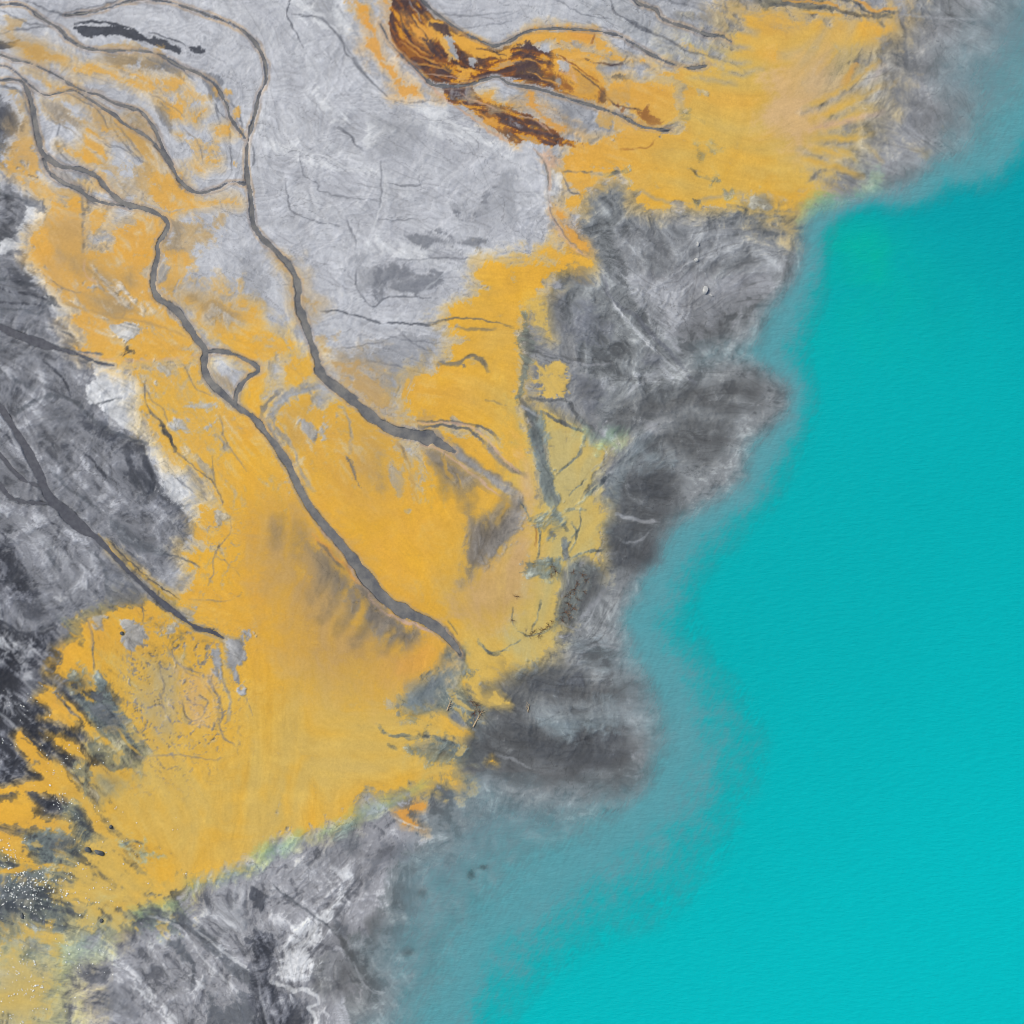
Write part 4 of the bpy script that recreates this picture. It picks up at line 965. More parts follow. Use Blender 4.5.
S E 1.2 .8 .8 @0,620 690,100 700,160 760,200 815,215
S E 1.2 .8 .8 @0,620 730,320 740,370 770,402 812,380 832,330 800,300
S E 1.4 .8 .8 @0,620 830,230 870,300 890,370 880,440 910,480 940,500
S E 1.1 .8 .7 @0,620 870,440 840,430 800,408
S E 1.1 .8 .7 @0,620 950,280 985,320 1010,380
S E 1.2 .8 .6 @0,620 640,180 660,260 650,330 690,420
S E 1 .8 .6 @0,620 600,540 720,540 860,560
P M 3.5 .95 .95 .18 @0,620 920,80 1000,40 995,150 950,200 975,285 930,240 905,150
P M 3 .85 .9 .18 @0,620 845,120 882,115 882,245 855,190
S M 3 1.2 .7 @0,620 900,240 920,320 915,390
P U 7 1 .8 .3 @0,620 495,885 580,888 665,940 640,965 560,970 500,930
S Q 2 1 .8 @0,620 480,895 530,885 570,890
S D 1.6 .8 .8 @0,620 440,815 458,835
P M 12 1 .5 .35 610,235 640,212 720,216 780,222 785,262 750,300 700,330 660,330 620,290
P G 14 1 .6 .35 890,40 960,20 1060,30 1060,120 960,140 900,180 850,186 850,150 900,120
P M 12 1 .65 .35 798,94 812,70 840,54 892,46 900,62 880,86 850,94 825,98
P E 8 1 .5 .35 830,96 850,84 872,80 866,96 845,108
S O 4 3 .7 842,84 850,74 856,66
S P 4 3 .7 872,80 880,70 884,66
S Y 3 2 .7 818,74 828,60 836,52
S Y 3 2 .7 858,120 870,114 878,110
P T 16 1 .55 .35 800,90 850,110 840,150 800,160 770,130
P P 14 1 .4 .35 770,90 810,100 800,150 760,140
S Y 3 3 .5 850,138 868,146 882,162
S Y 2.4 3 .5 830,142 848,152 858,160
S E 2 2 .6 806,182 822,172 840,166
P V 8 1 .5 .35 800,205 815,195 840,192 860,196 840,208 815,218
P V 7 1 .5 .35 866,172 880,166 890,176 876,184
P T 10 1 .5 .35 @0,0 230,880 340,860 360,1000 330,1100 230,1080
P E 8 1 .45 .35 @0,256 250,-10 330,0 400,60 480,90 530,60 560,120 460,140 380,110 300,60
P E 8 1 .4 .35 @0,256 330,150 460,150 560,220 460,260 380,210
P E 7 1 .45 .35 @0,256 680,130 780,140 880,180 960,240 900,250 800,210
P T 9 1 .45 .35 @0,0 330,420 420,430 480,560 440,560 360,470
P E 6 1 .45 .35 @0,0 430,220 560,230 680,250 680,290 560,270 440,250
P T 9 1 .5 .35 @0,0 60,440 140,540 160,660 60,660 30,620
P T 9 1 .4 .35 @0,256 160,0 260,20 300,140 240,160 180,80
P E 7 1 .4 .35 @0,0 500,460 560,460 630,560 560,540
S E 2.4 1.5 .6 @0,0 330,760 340,880 336,1010
S P 1.4 1 .6 @0,256 345,20 350,80 400,110
S Z 1.6 1 .6 @0,0 560,800 620,830 680,850 740,840
S E 7 4 .7 @0,0 110,385 145,500 165,590 200,650
S E 8 4 .6 @0,0 190,680 260,710 320,750 360,790
S M 5 3 .6 @0,0 230,640 300,690 380,720
P E 10 1 .5 .35 @0,256 860,480 930,470 960,540 950,590 900,540
P T 10 1 .5 .35 @256,256 320,430 420,415 520,590 560,660 420,570
P F 12 1 .8 .35 @256,512 60,20 110,30 120,200 60,180
P F 10 1 .8 .35 @256,512 170,60 230,120 260,260 200,240
P M 9 1 .7 .35 @256,512 420,400 520,430 620,470 670,490 600,540 520,520
P E 7 1 .7 .35 @256,512 330,300 390,300 440,390 400,390
S Y 6 4 .6 @256,512 560,540 590,490
S Y 5 4 .5 @256,512 470,470 500,430
S Y 5 3 .6 @256,512 330,340 370,290
S O 2.4 1 .9 @256,512 225,90 290,150 330,190 380,250 430,300
S P 2 1 .9 @256,512 440,300 470,360 520,405 580,430 640,450 690,475 730,510
S Y 3 1 .95 @256,512 715,485 738,515 745,560
S A 2 1 .6 @256,512 250,120 300,170 350,230
P h 9 1 .9 .35 @256,512 365,285 440,305 480,375 560,435 660,488 620,540 570,530 520,510 440,430
P h 8 1 .5 .35 @256,512 200,120 250,140 330,230 380,300 350,330 270,260
S h 9 8 .4 @256,512 300,180 270,260 230,340
S h 9 8 .4 @256,512 350,240 320,330 270,420
S h 8 7 .45 @256,512 410,320 380,400 330,470
S h 8 7 .5 @256,512 480,390 450,450 400,520
S h 8 7 .5 @256,512 560,450 540,510 510,550
S h 7 6 .45 @256,512 620,490 600,540
S h 10 8 .35 @256,512 90,40 85,120
S h 10 8 .3 @256,512 180,60 170,160
S Y 5 4 .6 @256,512 440,360 400,440
S Y 5 4 .6 @256,512 540,470 500,540
P Y 6 1 .8 .35 @256,512 640,540 690,520 740,530 720,590 640,620
P O 8 1 .45 .35 @256,512 560,580 700,520 740,560 660,640 560,660
P h 9 1 .65 .35 @420,400 205,420 225,500 290,450 330,400 395,420 395,500 340,580 260,650 190,700 200,560
S h 8 6 .4 @420,400 120,260 150,340 170,420
S h 8 6 .4 @420,400 60,230 90,300 100,380
S h 8 6 .4 @420,400 200,320 215,400
S D 1.1 .8 .65 @0,0 400,380 430,400 470,412 560,440
S D 1.1 .8 .65 @0,0 100,335 150,380 180,390
S D 1 .8 .6 @0,0 120,350 110,420 130,470
S D 1.1 .8 .6 @0,0 390,560 440,590 500,602 560,650
S D 1.1 .8 .6 @0,0 260,370 320,400 400,450 440,520
S D 1.1 .8 .6 @0,0 700,240 740,290 780,330
S D 1.1 .8 .6 @0,0 830,390 860,430 880,480
S D 1.1 .8 .6 @0,0 580,230 640,260 700,300
S D 1.4 .8 .7 @0,0 1010,580 1022,640 1000,690
S D 1.1 .8 .6 @0,0 60,75 130,100 200,105
S E 1.4 .8 .6 @0,0 450,480 520,560 580,640
S E 1.4 .8 .6 @0,0 200,480 280,520 330,560
S E 1.2 .8 .6 @0,0 600,380 680,420 740,470
S E 1.2 .8 .6 @0,0 740,520 800,580 820,660
S E 1.2 .8 .6 @0,256 180,80 260,130 330,150
S E 1.2 .8 .6 @0,256 560,470 600,560 660,620 680,700
S E 1.2 .8 .6 @0,256 740,440 780,520 850,560
S E 1.2 .8 .6 @0,256 880,640 920,760 990,860
S d 2 1 .75 @0,256 -10,120 60,150 150,160 200,190
S d 1.6 1 .7 @0,256 -10,190 80,190 180,200
S d 1.6 1 .7 @0,256 180,420 260,500 290,560
S d 2 1 .7 @0,256 -10,680 40,720 70,800
S d 2 1 .7 @0,256 300,760 360,800 420,880 470,960
P d 6 .66 .8 .25 @0,256 480,860 620,840 700,960 760,1040 620,1000
P d 5 .62 .8 .25 @0,256 20,40 140,70 200,150 120,150 40,110
P d 8 .7 .85 .25 @0,512 -20,200 80,220 160,340 240,420 160,440 60,400 -20,340
S d 2 1 .8 @0,512 -10,60 60,140 110,240
S d 1.6 1 .7 @0,512 180,30 240,60 230,110
P I 16 1 .6 .35 690,70 800,18 868,36 850,140 760,185 680,150
P P 14 1 .4 .35 770,70 830,40 850,90 800,150 760,120
S M 5 5 .55 888,66 855,86 825,104 800,112
S M 5 5 .55 884,94 852,108 826,120
S M 4 5 .5 874,116 845,128 822,134
S M 4 5 .5 866,142 836,144 812,140
S M 5 5 .5 850,162 822,158 800,150
S M 5 5 .5 836,182 812,172
S Y 3 4 .7 806,108 848,86 878,62
S Y 3 4 .7 812,120 852,102 884,84
S P 3 4 .7 812,128 850,120 882,112
S Y 3 4 .7 808,140 845,138 874,134
S Y 3 4 .6 802,158 836,166 862,176
S M 3 4 .5 722,18 742,30 758,34
S M 3 4 .5 716,38 738,48 752,48
S M 3 4 .5 712,54 734,62 750,62
S M 3 4 .5 724,74 744,74 760,70
S M 2.5 4 .45 690,78 712,80 735,84
S M 2 3 .5 640,190 660,200 690,204
S M 2 3 .5 700,200 720,196 745,192
P g 5 .7 .8 .25 748,206 752,194 768,190 776,202 770,212
S Q 1.6 1.2 .5 690,168 700,176 712,180
S N 1.2 .7 .8 @256,0 570,60 600,130 640,200
S N 1.2 .7 .8 @256,0 600,40 650,110 700,170
S O 1.2 .7 .8 @256,0 580,170 660,230 740,260
S O 1.2 .7 .8 @256,0 560,120 620,180 700,230
S O 1.2 .7 .7 @256,0 640,260 720,270 800,300
S P 1 .7 .7 @256,0 680,300 760,310 840,320
S N 1.2 .7 .8 @256,0 880,200 940,210 1000,230
S N 1.4 .7 .8 @512,0 20,210 80,230 160,250
S O 1.2 .7 .8 @512,0 10,240 90,250 150,290
S O 1.2 .7 .8 @512,0 60,290 130,320 200,350
S R 1.2 .7 .8 @512,0 180,220 260,270 340,330
S N 1.2 .7 .7 @512,0 240,270 320,330 370,380
S P 1.2 .7 .7 @512,0 20,470 90,480 160,540
S O 1.2 .7 .8 @256,0 800,400 880,450 980,510
S P 1.2 .7 .7 @256,0 820,380 880,410 960,440
S N 1.2 .7 .7 @512,0 390,400 440,430 520,440
P U 14 1 .30 .35 534,420 600,430 606,520 590,570 560,640 520,668 505,640 540,560
P B 9 1 .5 .35 600,650 640,660 662,700 650,720 610,690
P B 10 1 .55 .35 600,700 655,712 660,735 610,726
P G 12 1 .5 .35 630,600 650,640 660,700 668,760 640,770 640,700 618,640
P M 10 1 .4 .35 862,70 900,60 930,90 920,140 890,180 850,180 870,130
'''
for ln in GROUND.strip().splitlines():
    ln = ln.split('#')[0].split(None)
    if not ln: continue
    if ln[0] == 'P': patch(ln[1], float(ln[2]), float(ln[3]), float(ln[4]), float(ln[5]), pts(' '.join(ln[6:])))
    elif ln[0] == 'S': stroke(ln[1], float(ln[2]), float(ln[3]), float(ln[4]), pts(' '.join(ln[5:])))
    elif ln[0] == 'X':     # vein network inside an outline
        P = pts(' '.join(ln[3:])); sl = box(P, 20); d, _ = seg_d([p[:2] for p in P], U[sl], V[sl], True)
        a = float(ln[2]) * NET[sl] * ss(-22, 16, d + 10 * MARB[sl]); COL[sl] += (PAL[ln[1]] - COL[sl]) * a[..., None]

# banks: damp margin and a thin ochre or pale rim
CARVE = np.zeros((N, N), np.float32)
for k, L in SL.items():
    sl = box(L, 40); d, w = seg_d(L, U[sl], V[sl], False)
    dn = d + .8 * CLOT[sl] + .5 * FINE[sl]
    rim = ss(w * .5 + .3, w * .5 + 1.2, dn) * (1 - ss(w * .5 + 1.5, w * .5 + 4.0, dn))
    rc = mixc(C(150, 140, 140), C(196, 160, 118), ss(-.5, .8, MARB[sl])) if not k.startswith('dark') and not k.startswith('grey') else mixc(C(120, 122, 132), C(160, 162, 172), ss(-.5, .8, MARB[sl]))
    COL[sl] += (rc - COL[sl]) * (rim * .55)[..., None]
    wet = 1 - ss(w * .5 - .2, w * .5 + .9, dn)
    COL[sl] += (C(90, 94, 104) - COL[sl]) * (wet * .92)[..., None]
    CARVE[sl] = np.maximum(CARVE[sl], (.07 + .022 * w) * (1 - ss(w * .5 - .9, w * .5 + .7, d + .5 * CLOT[sl])))

# grain of the surface
grey = 1 - ss(30, 80, COL.max(-1) - COL.min(-1))
MOT = unit(fbm(38, 7, 121, U + 1.6 * wy, V + 1.6 * wx, .68))
FLK = ss(.9, 2.2, DETL * .6 + CLOT * .7)
ROUGH = .42 + .58 * ss(-60, 60, (U - 560) + .25 * (V - 200)) + .58 * ss(20, -40, U - 40 - .40 * V) * ss(80, 200, V) + .58 * ss(850, 920, V)
ROUGH = np.clip(ROUGH, .4, 1)
g = 1 + .004 * FINE + .006 * MIDL + .022 * GRIT + grey * ROUGH * (.030 * CLOT + .042 * DETL + .040 * MOT + .034 * RIDG) + (1 - grey) * (.008 * CLOT + .010 * DETL + .008 * RIDG)
g *= (1 - RD * (.03 + grey * (.05 + .07 * ROUGH))) * (1 + RL * (.01 + grey * (.03 + .05 * ROUGH)))
g *= (1 - DR1 * (.035 + grey * (.05 + .15 * ROUGH))) * (1 + DR2 * grey * ROUGH * .13)
COL += (C(205, 208, 215) - COL) * (.20 * grey * ROUGH * FLK)[..., None]
COL = np.clip(COL * np.clip(g, .8, 1.2)[..., None], 3, 250)

# ------------------------------------------------------------------ heights
land = ss(0, 420, -dS)
base = .02 + .0045 * np.clip(-dS, 0, 60) + 1.5 * land
bed = -2.2 * ss(0, 160, dS) - .004 * np.clip(dS, 0, 60)
HS = blur(np.where(dS > 0, bed, base).astype(np.float32), 6) + .10 * fbm(120, 2, 90)
dry = ss(-10, 30, -dS)
H = HS + dry * (.4 + .6 * grey) * (.02 + .03 * grey) * (MARB + .15 * MIDL + .3 * CLOT + .5 * DETL) + dry * grey * ROUGH * (.05 * RIDG + .03 * t1) + RELIEF - 1.5 * CARVE
LAKE_Z = 0.0

# ------------------------------------------------------------------ pigment -> reflectance
LIGHT = np.array([1.01, 1.0, 1.12], np.float32)
def refl(c):
    c = np.asarray(c, np.float32) / 255
    return np.where(c <= .04045, c / 12.92, ((c + .055) / 1.055) ** 2.4) * ALB / LIGHT
ALB = .62

# ------------------------------------------------------------------ water clarity and painted ripple reflections
def ripples(deg, sc, asp, seed):
    c, s = math.cos(math.radians(deg)), math.sin(math.radians(deg))
    return fbm(1, 3, seed, (U * c + V * s) / (sc * asp), (-U * s + V * c) / sc)
RIP = ripples(-62, 2.6, 3.2, 81) + .7 * ripples(-50, 5, 3, 84)  # ripples reflecting the sky, painted into the water's colour and opacity
t1 = dS / np.maximum(dS - np.minimum(dM, 0), 1.0); t1 = np.where(dM > 0, 1, np.clip(t1, 0, 1))
t2 = dM / np.maximum(dM - np.minimum(dD, 0), 1.0); t2 = np.where(dD > 0, 1, np.clip(t2, 0, 1))
WISP = fbm(34, 5, 191, U + wx, V + wy, .62)
t1 = blur(t1.astype(np.float32), 5); t2 = blur(t2.astype(np.float32), 7)
k1 = ss(.15, 1, t1 + .10 * RIP + .10 * WISP); k2 = ss(.0, 1.05, t2 + (.17 * RIP + .20 * WISP) * ss(0, .25, t2) * ss(1, .8, t2))
WC = mixc(C(124, 152, 166), C(92, 164, 178), k1)
deepc = mixc(C(0, 160, 174), C(0, 176, 185), ss(180, 420, V + .15 * (1024 - U) + 26 * ripple_w))
deepc = mixc(deepc, C(0, 190, 200), ss(560, 1100, V + .5 * (U - 760) + 30 * fbm(130, 3, 88)))
deepc = mixc(deepc, C(0, 184, 165), (.55 * np.exp(-(((U - 858) / 44) ** 2 + ((V - 250) / 30) ** 2)) + .25 * np.exp(-(((U - 880) / 90) ** 2 + ((V - 300) / 70) ** 2))) * np.clip(1 + .5 * WISP, .3, 1.6))
WC = mixc(WC, deepc, k2)
for x, y, a, b, k in [(408, 953, 6, 5, .35), (421, 893, 5, 5, .3), (471, 875, 4, 5, .35), (483, 868, 5, 3, .4), (414, 871, 4, 4, .2)]:     # sunken scrub showing through
    WC *= (1 - k * np.exp(-((U - x + 2 * CLOT) / a) ** 2 - ((V - y + 2 * CLOT) / b) ** 2))[..., None]
WC = WC * (1 + .025 * RIP * (1 - .6 * k2))[..., None]
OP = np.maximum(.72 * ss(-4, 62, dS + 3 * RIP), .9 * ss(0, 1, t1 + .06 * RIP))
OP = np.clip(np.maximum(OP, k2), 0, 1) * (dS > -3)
BED_UNSHADE = np.where(dS > -3, 1 / np.maximum(1 - .9 * OP, .5), 1)[..., None]      # bed colour brightened to cancel the shade cast by the water sheet

# ------------------------------------------------------------------ one ground sheet (fine core, stretched outer cells)
ext = np.cumsum(1.6 ** np.arange(1, 15)) * 2.0
ax = np.concatenate([LO - ext[::-1], np.arange(LO, HI + 1), HI + ext])
def mirror(a):
    a = np.abs(a - LO) + LO; p = 2 * (HI - LO); a = (a - LO) % p
    return np.where(a > HI - LO, p - a, a).round().astype(int)
mi = mirror(ax); M_ = len(ax)
def full(a): return a[np.ix_(mi, mi)]
def sheet(name, axis, Z, attrs, keep=None):
    n = len(axis); X, Y = np.meshgrid((axis - 512) * S, (512 - axis) * S)
    co = np.stack([X, Y, Z], -1).reshape(-1, 3).astype(np.float32)
    i = np.arange(n * n).reshape(n, n)
    q = np.stack([i[1:, :-1], i[1:, 1:], i[:-1, 1:], i[:-1, :-1]], -1).reshape(-1, 4)
    if keep is not None:
        kq = (keep[1:, :-1] | keep[1:, 1:] | keep[:-1, 1:] | keep[:-1, :-1]).reshape(-1); q = q[kq]
        used = np.unique(q); re = np.zeros(n * n, np.int64); re[used] = np.arange(len(used)); q = re[q]; co = co[used]
    me = bpy.data.meshes.new(name)
    me.vertices.add(len(co)); me.vertices.foreach_set('co', co.ravel())
    me.loops.add(q.size); me.loops.foreach_set('vertex_index', q.ravel().astype(np.int32))
    me.polygons.add(len(q)); me.polygons.foreach_set('loop_start', np.arange(0, q.size, 4, dtype=np.int32))
    me.polygons.foreach_set('use_smooth', np.ones(len(q), bool))
    for an, a in attrs.items():
        a = a.reshape(n * n, -1).astype(np.float32)
        if keep is not None: a = a[used]
        if a.shape[1] == 1:
            me.attributes.new(an, 'FLOAT', 'POINT').data.foreach_set('value', a.ravel())
        else:
            me.attributes.new(an, 'FLOAT_COLOR', 'POINT').data.foreach_set('color', np.concatenate([a, np.ones((len(a), 1), np.float32)], 1).ravel())
    me.update(calc_edges=True); me.validate()
    o = bpy.data.objects.new(name, me); bpy.context.scene.collection.objects.link(o); return o

# ------------------------------------------------------------------ materials
def mat(name):
    m = bpy.data.materials.new(name); m.use_nodes = True; nt = m.node_tree
    return m, nt, nt.nodes, nt.links, nt.nodes['Principled BSDF']
def nd(ns, t, **kw):
    n = ns.new(t)
    for k, v in kw.items():
        if k in n.inputs: n.inputs[k].default_value = v
        else: setattr(n, k, v)
    return n
m_ground, nt, ns, lk, bs = mat('tailings')
at = nd(ns, 'ShaderNodeAttribute', attribute_name='pigment')
tc = nd(ns, 'ShaderNodeTexCoord')
n1 = nd(ns, 'ShaderNodeTexNoise', Scale=2.5, Detail=3.0, Roughness=.6); lk.new(tc.outputs['Object'], n1.inputs['Vector'])
mr = nd(ns, 'ShaderNodeMapRange'); mr.inputs['To Min'].default_value = .94; mr.inputs['To Max'].default_value = 1.06; mr.inputs['From Min'].default_value = .3; mr.inputs['From Max'].default_value = .7
lk.new(n1.outputs['Fac'], mr.inputs['Value'])
vm = nd(ns, 'ShaderNodeVectorMath', operation='SCALE'); lk.new(at.outputs['Color'], vm.inputs[0]); lk.new(mr.outputs['Result'], vm.inputs['Scale'])
lk.new(vm.outputs['Vector'], bs.inputs['Base Color'])
bs.inputs['Roughness'].default_value = .8; bs.inputs['Specular IOR Level'].default_value = .25
bp = nd(ns, 'ShaderNodeBump', Strength=.15, Distance=.06); lk.new(n1.outputs['Fac'], bp.inputs['Height']); lk.new(bp.outputs['Normal'], bs.inputs['Normal'])

ground = sheet('ground', ax, full(H), {'pigment': full(refl(COL) * BED_UNSHADE)})
ground.data.materials.append(m_ground); ground['kind'] = 'structure'

# lake: turbid water, its cloudiness growing with depth
m_lake, nt, ns, lk, bs = mat('lake_water')
at = nd(ns, 'ShaderNodeAttribute', attribute_name='turbidity_colour'); ao = nd(ns, 'ShaderNodeAttribute', attribute_name='opacity')
tc = nd(ns, 'ShaderNodeTexCoord')
mp = nd(ns, 'ShaderNodeMapping'); mp.inputs['Rotation'].default_value = (0, 0, math.radians(-58)); mp.inputs['Scale'].default_value = (.45, 1.5, 1)
lk.new(tc.outputs['Object'], mp.inputs['Vector'])
r1 = nd(ns, 'ShaderNodeTexNoise', Scale=1.0, Detail=4.0, Roughness=.6); lk.new(mp.outputs['Vector'], r1.inputs['Vector'])
bp = nd(ns, 'ShaderNodeBump', Strength=.8, Distance=.20); lk.new(r1.outputs['Fac'], bp.inputs['Height'])
lk.new(at.outputs['Color'], bs.inputs['Base Color']); lk.new(bp.outputs['Normal'], bs.inputs['Normal'])
bs.inputs['Roughness'].default_value = .15; bs.inputs['IOR'].default_value = 1.33; bs.inputs['Specular IOR Level'].default_value = .3
lk.new(ao.outputs['Fac'], bs.inputs['Alpha'])
sub = np.concatenate([ax[ax < LO], np.arange(LO, HI + 1), ax[ax > HI]]); si = mirror(sub)
def part(a): return a[np.ix_(si, si)]
lake = sheet('lake', sub, np.zeros((len(sub),) * 2), {'turbidity_colour': part(refl(np.clip(WC, 0, 250))), 'opacity': part(OP)}, part(dS > -6))
lake.data.materials.append(m_lake); lake['kind'] = 'structure'

# ------------------------------------------------------------------ streams: water ribbons lying in the carved beds
m_stream, nt, ns, lk, bs = mat('stream_water')
tc = nd(ns, 'ShaderNodeTexCoord'); n1 = nd(ns, 'ShaderNodeTexNoise', Scale=.35, Detail=6.0, Roughness=.65); lk.new(tc.outputs['Object'], n1.inputs['Vector'])
cr = nd(ns, 'ShaderNodeValToRGB'); lk.new(n1.outputs['Fac'], cr.inputs['Fac'])
cr.color_ramp.elements[0].position = .3; cr.color_ramp.elements[1].position = .7
cr.color_ramp.elements[0].color = (*refl((88, 91, 100)), 1); cr.color_ramp.elements[1].color = (*refl((138, 136, 134)), 1)
lk.new(cr.outputs['Color'], bs.inputs['Base Color']); bs.inputs['Roughness'].default_value = .22; bs.inputs['IOR'].default_value = 1.33
m_dark, nt, ns, lk, bs = mat('dark_stream_water')
tc = nd(ns, 'ShaderNodeTexCoord'); n1 = nd(ns, 'ShaderNodeTexNoise', Scale=1.1, Detail=5.0, Roughness=.6); lk.new(tc.outputs['Object'], n1.inputs['Vector'])
cr = nd(ns, 'ShaderNodeValToRGB'); lk.new(n1.outputs['Fac'], cr.inputs['Fac'])
cr.color_ramp.elements[0].position = .3; cr.color_ramp.elements[1].position = .7
cr.color_ramp.elements[0].color = (*refl((68, 70, 82)), 1); cr.color_ramp.elements[1].color = (*refl((92, 95, 105)), 1)
lk.new(cr.outputs['Color'], bs.inputs['Base Color']); bs.inputs['Roughness'].default_value = .3; bs.inputs['IOR'].default_value = 1.33
def hs(x, y):
    i = min(max(int(round(x - LO)), 0), N - 1); j = min(max(int(round(y - LO)), 0), N - 1); return float(HS[j, i])
def link(o): bpy.context.scene.collection.objects.link(o); return o
def W3(x, y, z): return ((x - 512) * S, (512 - y) * S, z)
for n_s, (k, L) in enumerate(SL.items()):
    bm = bmesh.new(); rows = []
    for i, (x, y, w) in enumerate(L):
        a = L[max(i - 1, 0)]; b = L[min(i + 1, len(L) - 1)]; tx, ty = b[0] - a[0], b[1] - a[1]; q = math.hypot(tx, ty) + 1e-6
        nx, ny = -ty / q, tx / q; taper = min(1, min(i, len(L) - 1 - i) / 4 + .15)
        row = []
        for f in (-1, -.5, 0, .5, 1):
            hw = (w * .5 + .35) * taper * f
            px, py = x + nx * hw, y + ny * hw
            row.append(bm.verts.new(W3(px, py, hs(x, y) * .5 + hs(px, py) * .5 - .08 - .011 * w + n_s * .0015)))
        rows.append(row)
    for r0, r1 in zip(rows, rows[1:]):
        for p in range(4): bm.faces.new((r0[p], r0[p + 1], r1[p + 1], r1[p]))
    bmesh.ops.recalc_face_normals(bm, faces=bm.faces)
    if sum(f.normal.z for f in bm.faces) < 0: bmesh.ops.reverse_faces(bm, faces=bm.faces)
    me = bpy.data.meshes.new('stream'); bm.to_mesh(me); bm.free()
    for p in me.polygons: p.use_smooth = True
    o = link(bpy.data.objects.new('stream', me)); me.materials.append(m_dark if k.startswith(('dark', 'grey')) else m_stream); o['kind'] = 'structure'

# ------------------------------------------------------------------ things standing on the ground
def hz(x, y):
    i = min(max(int(round(x - LO)), 0), N - 1); j = min(max(int(round(y - LO)), 0), N - 1); return float(H[j, i])
def simple_mat(name, a, b, rough=.8, scale=4.0):
    m, nt, ns, lk, bs = mat(name)
    tc = nd(ns, 'ShaderNodeTexCoord'); n1 = nd(ns, 'ShaderNodeTexNoise', Scale=scale, Detail=4.0); lk.new(tc.outputs['Object'], n1.inputs['Vector'])
    cr = nd(ns, 'ShaderNodeValToRGB'); lk.new(n1.outputs['Fac'], cr.inputs['Fac']); cr.color_ramp.elements[0].position = .3; cr.color_ramp.elements[1].position = .7
    cr.color_ramp.elements[0].color = (*refl(a), 1); cr.color_ramp.elements[1].color = (*refl(b), 1)
    lk.new(cr.outputs['Color'], bs.inputs['Base Color']); bs.inputs['Roughness'].default_value = rough; return m
m_foam = simple_mat('dried_foam', (226, 232, 236), (250, 250, 250), .6)
m_twig = simple_mat('dead_twigs', (74, 54, 48), (128, 88, 56), .85, 9)
m_tip = simple_mat('crusted_twigs', (206, 160, 84), (226, 200, 150), .85, 9)
m_wood = simple_mat('bleached_wood', (160, 140, 116), (205, 184, 150), .8, 6)
m_pale = simple_mat('pale_rock', (165, 167, 172), (204, 205, 208), .85, 2)
m_mud = simple_mat('dark_rock', (48, 56, 64), (84, 92, 98), .7, 2)
def tag(o, label, cat, group=None):
    o['label'] = label; o['category'] = cat
    if group: o['group'] = group
    return o
def mesh_of(name, bm, m, smooth=False):
    me = bpy.data.meshes.new(name); bm.to_mesh(me); bm.free(); me.materials.append(m)
    for p in me.polygons: p.use_smooth = smooth
    return me
def tube(bm, P, R, n=5):
    rings = []
    for i, p in enumerate(P):
        t = (P[min(i + 1, len(P) - 1)] - P[max(i - 1, 0)]).normalized(); u = t.orthogonal().normalized(); v = t.cross(u)
        rings.append([bm.verts.new(p + (u * math.cos(2 * math.pi * k / n) + v * math.sin(2 * math.pi * k / n)) * R[i]) for k in range(n)])
    for a, b in zip(rings, rings[1:]):
        for k in range(n): bm.faces.new((a[k], a[(k + 1) % n], b[(k + 1) % n], b[k]))
    bm.faces.new(rings[0][::-1]); bm.faces.new(rings[-1])
def rnd(a, b): return random.uniform(a, b)
def branch(bm, tips, p, d, L, r, depth):
    P = [p.copy()]; q = p.copy(); e = d.copy()
    for k in range(3):
        e = (e + Vector((rnd(-.35, .35), rnd(-.35, .35), rnd(-.12, .2)))).normalized(); q = q + e * L / 3; P.append(q.copy())
        if depth and k: branch(bm, tips, q, (e + Vector((rnd(-.9, .9), rnd(-.9, .9), rnd(-.2, .4)))).normalized(), L * .55, r * .55, depth - 1)
    tube(tips if depth == 0 and random.random() < .4 else bm, P, [r, r * .75, r * .5, r * .25])
def shrub_meshes(size):
    st, tw = bmesh.new(), bmesh.new()
    for k in range(9):
        a = rnd(0, 6.283); branch(st, tw, Vector((0, 0, -.05)), Vector((math.cos(a), math.sin(a), rnd(.25, .9))).normalized(), size * rnd(.7, 1.1), .045, 2)
    n0 = len(st.faces); tmp = bpy.data.meshes.new('t'); tw.to_mesh(tmp); tw.free(); st.from_mesh(tmp); bpy.data.meshes.remove(tmp); st.faces.ensure_lookup_table()
    for f in st.faces[n0:]: f.material_index = 1
    me = mesh_of('dead_shrub', st, m_twig); me.materials.append(m_tip); return me
SHRUB = [shrub_meshes(rnd(.75, .95)) for _ in range(5)]
def shrub(x, y, sc, label, group=None):
    o = link(bpy.data.objects.new('dead_shrub', random.choice(SHRUB))); o.location = W3(x, y, hz(x, y)); o.rotation_euler = (0, 0, rnd(0, 6.28)); o.scale = (sc,) * 3
    return tag(o, label, 'shrub', group)
for x, y, sc in [(573, 572, .9), (582, 574, .8), (587, 580, .7), (575, 589, 1), (571, 595, 1), (578, 600, .8), (568, 603, 1), (573, 609, 1), (565, 612, 1), (569, 617, .9), (562, 619, 1), (577, 583, .8), (584, 592, .7), (566, 596, .8)]:
    shrub(x, y, sc, 'brown dead shrub with ochre-crusted tips on the dark strip beside the pale ochre flat', 'dead shrubs on the dark strip')
for x, y, sc in [(549, 626, .9), (544, 630, 1), (539, 634, 1), (534, 632, .9), (552, 622, .7), (530, 636, .7)]:
    shrub(x, y, sc, 'brown dead shrub in the row at the south tip of the pale ochre flat', 'dead shrubs at the tip of the ochre flat')
for x, y, sc in [(553, 566, .8), (556, 572, .8), (551, 575, .7)]:
    shrub(x, y, sc, 'dark dead shrub by the grey pool at the edge of the pale ochre flat', 'dead shrubs by the grey pool')
